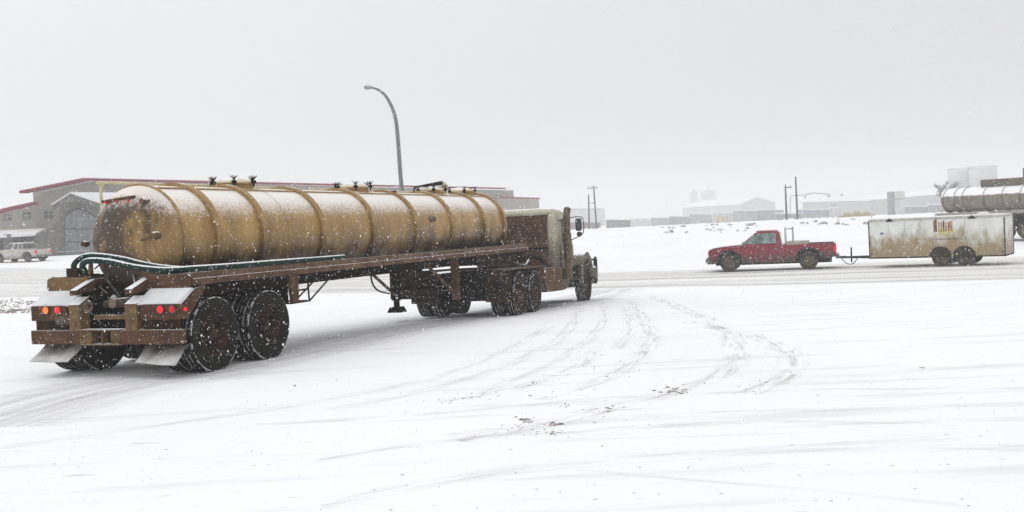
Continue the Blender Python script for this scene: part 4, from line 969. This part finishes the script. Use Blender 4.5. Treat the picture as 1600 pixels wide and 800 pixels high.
# battery of storage tanks
tankm = mat('storage_tank_grey', (.40, .39, .38), (.62, .61, .60), .12, .7)
for i, (x0, x1, yt, Y) in enumerate(((1490, 1527, 267, 470), (1524, 1566, 263.5, 462))):
    a, b = at(x0, yt, Y), at(x1, yt, Y); rr_ = (b.x-a.x)/2; cx = (a.x+b.x)/2
    r = empty('storage_tank', ('round grey storage tank in the haze, left of the pair', 'round grey storage tank in the haze with railing, right of the pair')[i], 'storage tank', (cx, Y+rr_, G(cx, Y)), group='pair of storage tanks')
    MB().lathe([(-1, rr_), (a.z, rr_), (a.z+.8, .01)], 'z', 32, (cx, Y+rr_, 0)).build('shell', tankm, r, off=r.location, smooth=True)
    mb = MB(); n = 20
    for k in range(n): t = 2*math.pi*k/n; mb.tube([(cx+rr_*math.cos(t), Y+rr_+rr_*math.sin(t), a.z-.1), (cx+rr_*math.cos(t), Y+rr_+rr_*math.sin(t), a.z+1.1)], .06, 4)
    for z in (.6, 1.1): mb.lathe([(a.z+z-.06, rr_), (a.z+z+.06, rr_+.02)], 'z', n, (cx, Y+rr_, 0))
    mb.build('railing', fdark, r, off=r.location)
    for z in (.35, .7): MB().lathe([(a.z*z-.1, rr_+.02), (a.z*z, rr_+.12), (a.z*z+.1, rr_+.02)], 'z', 32, (cx, Y+rr_, 0)).build('weld_seam', fmid, r, off=r.location)
# faint tall silos in the middle
for x0, x1, yt, lb in ((1078, 1090, 300, 'very faint tall grey tower in the haze, left one'), (1095, 1118, 299, 'very faint tall wide white tower in the haze, right one')):
    a, b = at(x0, yt, 950), at(x1, yt, 950); rr_ = (b.x-a.x)/2; r = empty('tower', lb, 'tower', ((a.x+b.x)/2, 950, G(a.x, 950)))
    MB().lathe([(-1, rr_), (a.z, rr_), (a.z+.4, rr_*.8), (a.z+.5, .01)], 'z', 16, (r.location.x, 950, 0)).build('shell', fw, r, off=r.location, smooth=True)
    MB().box(r.location.x-.8, r.location.x+.8, 949, 951, a.z+.4, a.z+3).build('roof_hut', fw, r, off=r.location)
# utility poles
wood = mat('pole_wood', (.075, .068, .06), (.05, .045, .04), 2, .9)
for i, (xb, yb, xt, yt, Y, arm, lb) in enumerate(((920.5, 352, 919.5, 304, 215, 0, 'short plain pole left of the pole with crossarm, right of the truck'), (932, 352, 927.5, 290, 215, 1, 'taller utility pole with crossarm right of the truck'),
         (1229, 337, 1227, 288.5, 175, 2, 'shorter dark utility pole behind the red pickup'), (1246, 338, 1243, 276, 175, 0, 'taller dark utility pole behind the red pickup'), (1602, 330, 1600, 262, 120, 0, 'dark pole at the right edge of the picture'))):
    t = at(xt, yt, Y); bb = at(xb, yb, Y); bb.z = G(bb.x, Y)-.3; bb.y = Y
    r = empty('utility_pole', lb, 'utility pole', tuple(bb), group=None)
    MB().tube([bb, t], [.19, .14], 8).build('pole', wood, r, off=bb, smooth=True)
    if arm: 
        z = t.z-.5; mb = MB().box(t.x-(1.4 if arm == 1 else .2), t.x+(.8 if arm == 1 else 1.0), Y-.25, Y-.13, z-.08, z+.08)
        mb.build('crossarm', wood, r, off=bb)
        for dx in (-1.2, -.4, .6) if arm == 1 else (.8,): MB().lathe([(z+.08, .05), (z+.35, .06), (z+.4, .001)], 'z', 6, (t.x+dx, Y-.19, 0)).build('insulator', fdark, r, off=bb)
        if arm == 1:
            z = t.z-3.6; MB().box(t.x-1.1, t.x+.1, Y-.25, Y-.13, z-.06, z+.06).build('crossarm', wood, r, off=bb)
# yard clutter beyond the field: parked trailers, containers, heaps
cl_mats = {'g': fmid, 'd': fdark, 'b': mat('far_blue', (.20, .24, .30), (.26, .29, .33), .5, .7), 'o': mat('far_olive', (.18, .18, .14), (.13, .13, .10), .6, .9), 'r': mat('far_red', (.20, .09, .09), (.12, .07, .07), .5, .8),
           'y': mat('far_orange', (.50, .35, .18), (.45, .33, .2), .5, .8), 'w': mat('far_white', (.55, .55, .54), (.45, .45, .44), .5, .8)}
def container(px0, px1, yt, yb, Y, mk, name, label, cat, snowtop=True):
    a, b = at(px0, yt, Y), at(px1, yt, Y); c = at(px0, yb, Y); o_ = Vector(((a.x+b.x)/2, Y, G(a.x, Y)))
    r = empty(name, label, cat, tuple(o_)); zb = min(c.z, o_.z+.3); dz = b.z-a.z
    MB().prism([a, Vector((b.x, b.y, b.z)), Vector((b.x, b.y, zb)), Vector((a.x, a.y, zb))], [p+Vector((0, 2.6, 0)) for p in (a, b, Vector((b.x, b.y, zb)), Vector((a.x, a.y, zb)))]).build('body', cl_mats[mk], r, off=o_)
    if snowtop: MB().prism([a, b, b+Vector((0, 2.6, 0)), a+Vector((0, 2.6, 0))], [p+Vector((0, 0, .28)) for p in (a, b, b+Vector((0, 2.6, 0)), a+Vector((0, 2.6, 0)))]).build('snow_cover', roofsnow, r, off=o_)
    mb = MB(); n = max(2, int((b.x-a.x)/2.5))
    for k in range(n+1):
        x = a.x+(b.x-a.x)*k/n; z = a.z+(b.z-a.z)*k/n; mb.box(x-.07, x+.07, Y-.06, Y, zb, z)
    mb.build('ribs', fdark, r, off=o_)
    mb = MB()
    for k in (.15, .8): x = a.x+(b.x-a.x)*k; mb.lathe([(Y+.1, .01), (Y+.1, .5), (Y+.5, .5), (Y+.5, .01)], 'y', 12, (x, 0, o_.z+.45))
    mb.build('wheels' if name == 'flat_trailer' else 'skids', fdark, r, off=o_)
container(886, 938, 347.5, 358, 332, 'r', 'storage_container', 'low dull red container just right of the truck mirror', 'container', False)
container(948, 984, 343.5, 357, 324, 'o', 'storage_tank_trailer', 'olive green squat tank unit beyond the field', 'tank', False)
container(985, 1018, 342, 352, 438, 'w', 'flat_trailer', 'pale loaded trailer right of the olive tank unit', 'trailer')
container(1019, 1046, 340.5, 352, 438, 'g', 'flat_trailer', 'grey trailer in the middle of the far row', 'trailer')
container(1047, 1078, 338.5, 350, 441, 'd', 'flat_trailer', 'darker grey trailer with snow on it in the far row', 'trailer')
container(1079, 1112, 335.0, 348, 429, 'g', 'flat_trailer', 'grey trailer near the left end of the snowy ridge', 'trailer')
container(1114, 1146, 333.0, 345, 411, 'w', 'site_cabin', 'whitish site cabin beyond the ridge with pale load', 'cabin')
container(1120, 1137, 338, 345, 394, 'y', 'crate', 'small pale orange crate in front of the site cabin', 'crate', False)
container(1148, 1184, 329.5, 343, 406, 'g', 'storage_container', 'grey container under the pale blue gabled building', 'container')
container(1186, 1224, 328.5, 341, 406, 'd', 'storage_container', 'dark grey container left of the shorter utility pole', 'container')
container(1249, 1276, 328, 336, 332, 'b', 'storage_container', 'dusty blue low container right of the taller utility pole', 'container')
container(1278, 1296, 328, 336, 341, 'g', 'storage_container', 'small grey container right of the blue one', 'container')
container(1299, 1312, 325, 335, 350, 'w', 'site_cabin', 'tiny white cabin against the long warehouse', 'cabin')
container(1455, 1476, 320, 331, 298, 'b', 'storage_container', 'blue container seen over the box trailer roof', 'container')
container(1415, 1450, 323, 333, 306, 'g', 'storage_container', 'grey heaped container seen over the box trailer roof', 'container')
container(1215, 1250, 334, 342, 262, 'g', 'pipe_rack', 'low grey pipe rack by the foot of the utility poles', 'rack')
# dry grass heap
mb = MB()
for _ in range(900):
    px = random.uniform(1312, 1364); h = .75*math.sin(math.pi*(px-1310)/56)**.3*(.8+.35*math.sin(px*.4)); p = at(px, 338, 150+random.uniform(0, 8)); z = G(p.x, p.y)
    x, y = p.x, p.y; hh = h*random.uniform(.6, 1.25); dx = random.gauss(0, .3)
    mb.add([(x-.06, y, z-.3), (x+.06, y, z-.3), (x+dx, y+random.gauss(0, .2), z+hh)], [(0, 1, 2)])
o = mb.build('dry_grass', mat('dry_grass', (.52, .43, .27), (.40, .34, .22), 2, .9)); o['kind'] = 'stuff'; o['label'] = 'clump of pale dry grass below the long warehouse'
# bare tree by the storage tanks
def bare_tree(px, pyb, pyt, Y, label):
    b = at(px, pyb, Y); b.z = G(b.x, Y)-.2; b.y = Y; t = at(px, pyt, Y); H_ = t.z-b.z; r = empty('tree', label, 'tree', tuple(b)); mt = mat('bark', (.24, .23, .225), None, 4, .9); mb = MB(); tk = MB()
    tk.tube([b, b+Vector((.1, 0, H_*.5)), b+Vector((0, .1, H_*.85))], [.16, .11, .05], 6); tk.build('trunk', mt, r, off=b)
    def br_(p, d, L_, r_, k):
        q = p+d*L_; mb.tube([p, q], [r_, r_*.6], 4, cap=False)
        if k:
            for _ in range(4): br_(p.lerp(q, random.uniform(.4, 1)), (d+Vector((random.gauss(0, .5), random.gauss(0, .5), random.gauss(.15, .3)))).normalized(), L_*.62, r_*.6, k-1)
    for i in range(10): br_(b+Vector((0, 0, H_*random.uniform(.25, .8))), Vector((random.gauss(0, 1), random.gauss(0, 1), .9)).normalized(), H_*.28, .07, 3)
    mb.build('crown', mt, r, off=b)
bare_tree(1481, 330, 287, 150, 'bare leafless tree left of the grey storage tanks')

# ---------------------------------------------------------------- second tanker at the right edge
YT = 66
tl_, tr_ = at(1482, 312, 68), at(1640, 305, 62)
dv = Vector((tr_.x-tl_.x, tr_.y-tl_.y, 0)).normalized(); rzt = math.atan2(-dv.x, dv.y)
ztop = at(1495, 294, 67.5).z; zbot = at(1492, 331, 67.5).z; R2_ = (ztop-zbot)/2; zc = (ztop+zbot)/2
to = Vector((tl_.x, tl_.y, 0)); to.z = G(to.x+3, to.y)
T2 = empty('tanker_trailer', 'grey brown tank trailer with snow on top at the right edge, behind the box trailer', 'tank trailer', tuple(to), rzt)
grey_t = mat('tank_grey_brown', (.24, .20, .165), (.15, .12, .095), 2, .6, snow=.30, snow_amp=.3, snow_scale=4, stretch=(1, 2, .5), fleck=.70)
zc -= to.z; Ln = 11
print('tank2', R2_, zc, rzt, to)
MB().lathe([(-.28, .001), (-.22, R2_*.5), (-.1, R2_*.85), (.05, R2_), (Ln, R2_), (Ln+.2, .01)], 'y', 40, (0, 0, zc)).build('tank_barrel', grey_t, T2, smooth=True)
for s in (.1, .9, 1.5, 3.0, 4.3, 5.5, 6.7, 8.0, 9.3): MB().lathe([(s-.05, R2_-.02), (s-.05, R2_+.05), (s+.05, R2_+.05), (s+.05, R2_-.02)], 'y', 40, (0, 0, zc), closed=True).build('stiffening_ring', grey_t, T2, smooth=True, angle=30)
brn = mat('box_brown_grey', (.17, .14, .115), (.11, .09, .075), 2, .8, snow=.8, snow_amp=.4)
MB().box(-.55, .35, 2.6, 6.2, zc+R2_-.05, zc+R2_+.42).build('top_box', brn, T2, bevel=.03)
MB().box(-R2_-.02, -R2_+.3, 2.55, 2.75, zc+.25, zc+R2_+.3).build('ladder_post', brn, T2)
MB().px([(2.7, zc+.3), (2.9, zc+.2), (4.1, zc+R2_), (3.9, zc+R2_+.05)], -R2_-.03, -R2_+.1).build('ladder', brn, T2)
MB().box(-1.15, 1.15, -.2, Ln, zc-R2_-.22, zc-R2_-.05).build('deck', mat('deck_snowy', (.30, .28, .25), (.2, .18, .16), 3, .8, snow=.5), T2)
MB().box(-1.18, -1.13, -.2, Ln, zc-R2_-.30, zc-R2_-.02).build('side_rail', mat('rail_pale', (.45, .43, .40), (.34, .31, .28), 3, .7), T2)
MB().box(-.5, .5, .2, Ln, .75, zc-R2_-.22).build('frame_beam', M['dark'], T2)
for y in (3.4, 4.75, 6.1):
    for x in (-1, 1): wheel(T2, x*.98, y, .54, .54, .34, x, M['tyre_s'], mat('rim_pale', (.22, .20, .13), (.12, .10, .07), 6, .7), 'car')
    MB().tube([(-.9, y, .54), (.9, y, .54)], .07, 8).build('axle', M['dark'], T2)
for y in (2.7, 6.9): MB().box(-1.1, 1.1, y, y+.04, .35, 1.2).build('mud_flap', M['dark'], T2)

# driver in the red pickup
hp = Vector((-.42, 2.95, 1.0))
mb = bpy.data.meshes.new('person'); vs = [(0, 0, 0), (0, -.05, .25), (0, -.07, .42), (0, -.05, .52), (0, -.02, .62), (0, 0, .72), (.2, -.06, .40), (-.2, -.06, .40), (.24, .12, .18), (-.24, .12, .18), (.15, .40, .25), (-.15, .40, .25), (.1, .35, -.02), (-.1, .35, -.02)]
es = [(0, 1), (1, 2), (2, 3), (3, 4), (4, 5), (2, 6), (2, 7), (6, 8), (7, 9), (8, 10), (9, 11), (0, 12), (0, 13)]
mb.from_pydata(vs, es, []); po = bpy.data.objects.new('person', mb); COL.objects.link(po)
md = po.modifiers.new('skin', 'SKIN'); md.use_smooth_shade = True
for i, r_ in enumerate([.14, .15, .14, .055, .09, .085, .07, .07, .05, .05, .035, .035, .08, .08]): mb.skin_vertices[0].data[i].radius = (r_, r_)
mb.skin_vertices[0].data[0].use_root = True
md2 = po.modifiers.new('sub', 'SUBSURF'); md2.levels = 1; md2.render_levels = 1
mb.materials.append(M['black']); PTm = Matrix.Rotation(rz, 4, 'Z'); PTm.translation = PT.location
po.location = PTm @ (hp-Vector((0, 0, .15))); po.rotation_euler = (0, 0, rz); tag(po, 'driver in dark clothes sitting behind the window of the red pickup', 'person')
MB().px([(2.62, .75), (2.62, 1.5), (2.74, 1.5), (2.78, .95), (3.2, .92), (3.2, .80)], -.7, .7).build('seat', M['black'], PT)

# ---------------------------------------------------------------- falling snow
n = 150000
y = 3.2 + (32-3.2)*rng.random(n)**.55
x = (rng.random(n)*2-1)*(y*.52+1.0); z = -.2+(rng.random(n))*(y*.28+2.0)
rad = .0018+.0024*rng.random(n)**2.0+.003*((rng.random(n) > .985) & (y > 7))
keep = z > -.6; x, y, z, rad = x[keep], y[keep], z[keep], rad[keep]; n = len(x)
base_v = np.array([(1, 0, 0), (-1, 0, 0), (0, 1, 0), (0, -1, 0), (0, 0, 1), (0, 0, -1)], float)
th = rng.random(n)*6.28; ca, sa = np.cos(th), np.sin(th)
V = base_v[None]*rad[:, None, None]*(.7+.6*rng.random((n, 6, 1)))
Vx = V[..., 0]*ca[:, None]-V[..., 2]*sa[:, None]; Vz = V[..., 0]*sa[:, None]+V[..., 2]*ca[:, None]
V = np.stack([Vx+x[:, None], V[..., 1]+y[:, None], Vz*1.6+z[:, None]], -1).reshape(-1, 3)
Fb = np.array([(0, 2, 4), (2, 1, 4), (1, 3, 4), (3, 0, 4), (2, 0, 5), (1, 2, 5), (3, 1, 5), (0, 3, 5)])
Fc = (Fb[None]+6*np.arange(n)[:, None, None]).reshape(-1)
me = bpy.data.meshes.new('falling_snow'); me.vertices.add(len(V)); me.vertices.foreach_set('co', V.ravel())
me.loops.add(len(Fc)); me.loops.foreach_set('vertex_index', Fc); me.polygons.add(len(Fc)//3)
me.polygons.foreach_set('loop_start', np.arange(0, len(Fc), 3)); me.update(); me.validate()
me.materials.append(mat('snowflake', (.9, .9, .92), (.9, .9, .92), 1, .8))
o = bpy.data.objects.new('falling_snow', me); COL.objects.link(o); o['kind'] = 'stuff'; o['label'] = 'falling snowflakes in the air'

# ---------------------------------------------------------------- haze of the snowfall
hz = MB().box(-1600, 1600, -1600, 1600, -5.2, 40).build('haze', M['snow'])
hm = bpy.data.materials.new('haze'); hm.use_nodes = True; t = hm.node_tree; t.nodes.remove(t.nodes['Principled BSDF'])
pv = t.nodes.new('ShaderNodeVolumePrincipled'); pv.inputs['Density'].default_value = .0015; pv.inputs['Color'].default_value = (.93, .93, .94, 1); pv.inputs['Anisotropy'].default_value = .1
t.links.new(pv.outputs[0], t.nodes['Material Output'].inputs['Volume']); hz.data.materials.clear(); hz.data.materials.append(hm)
hz['kind'] = 'stuff'; hz['label'] = 'pale haze of falling snow'
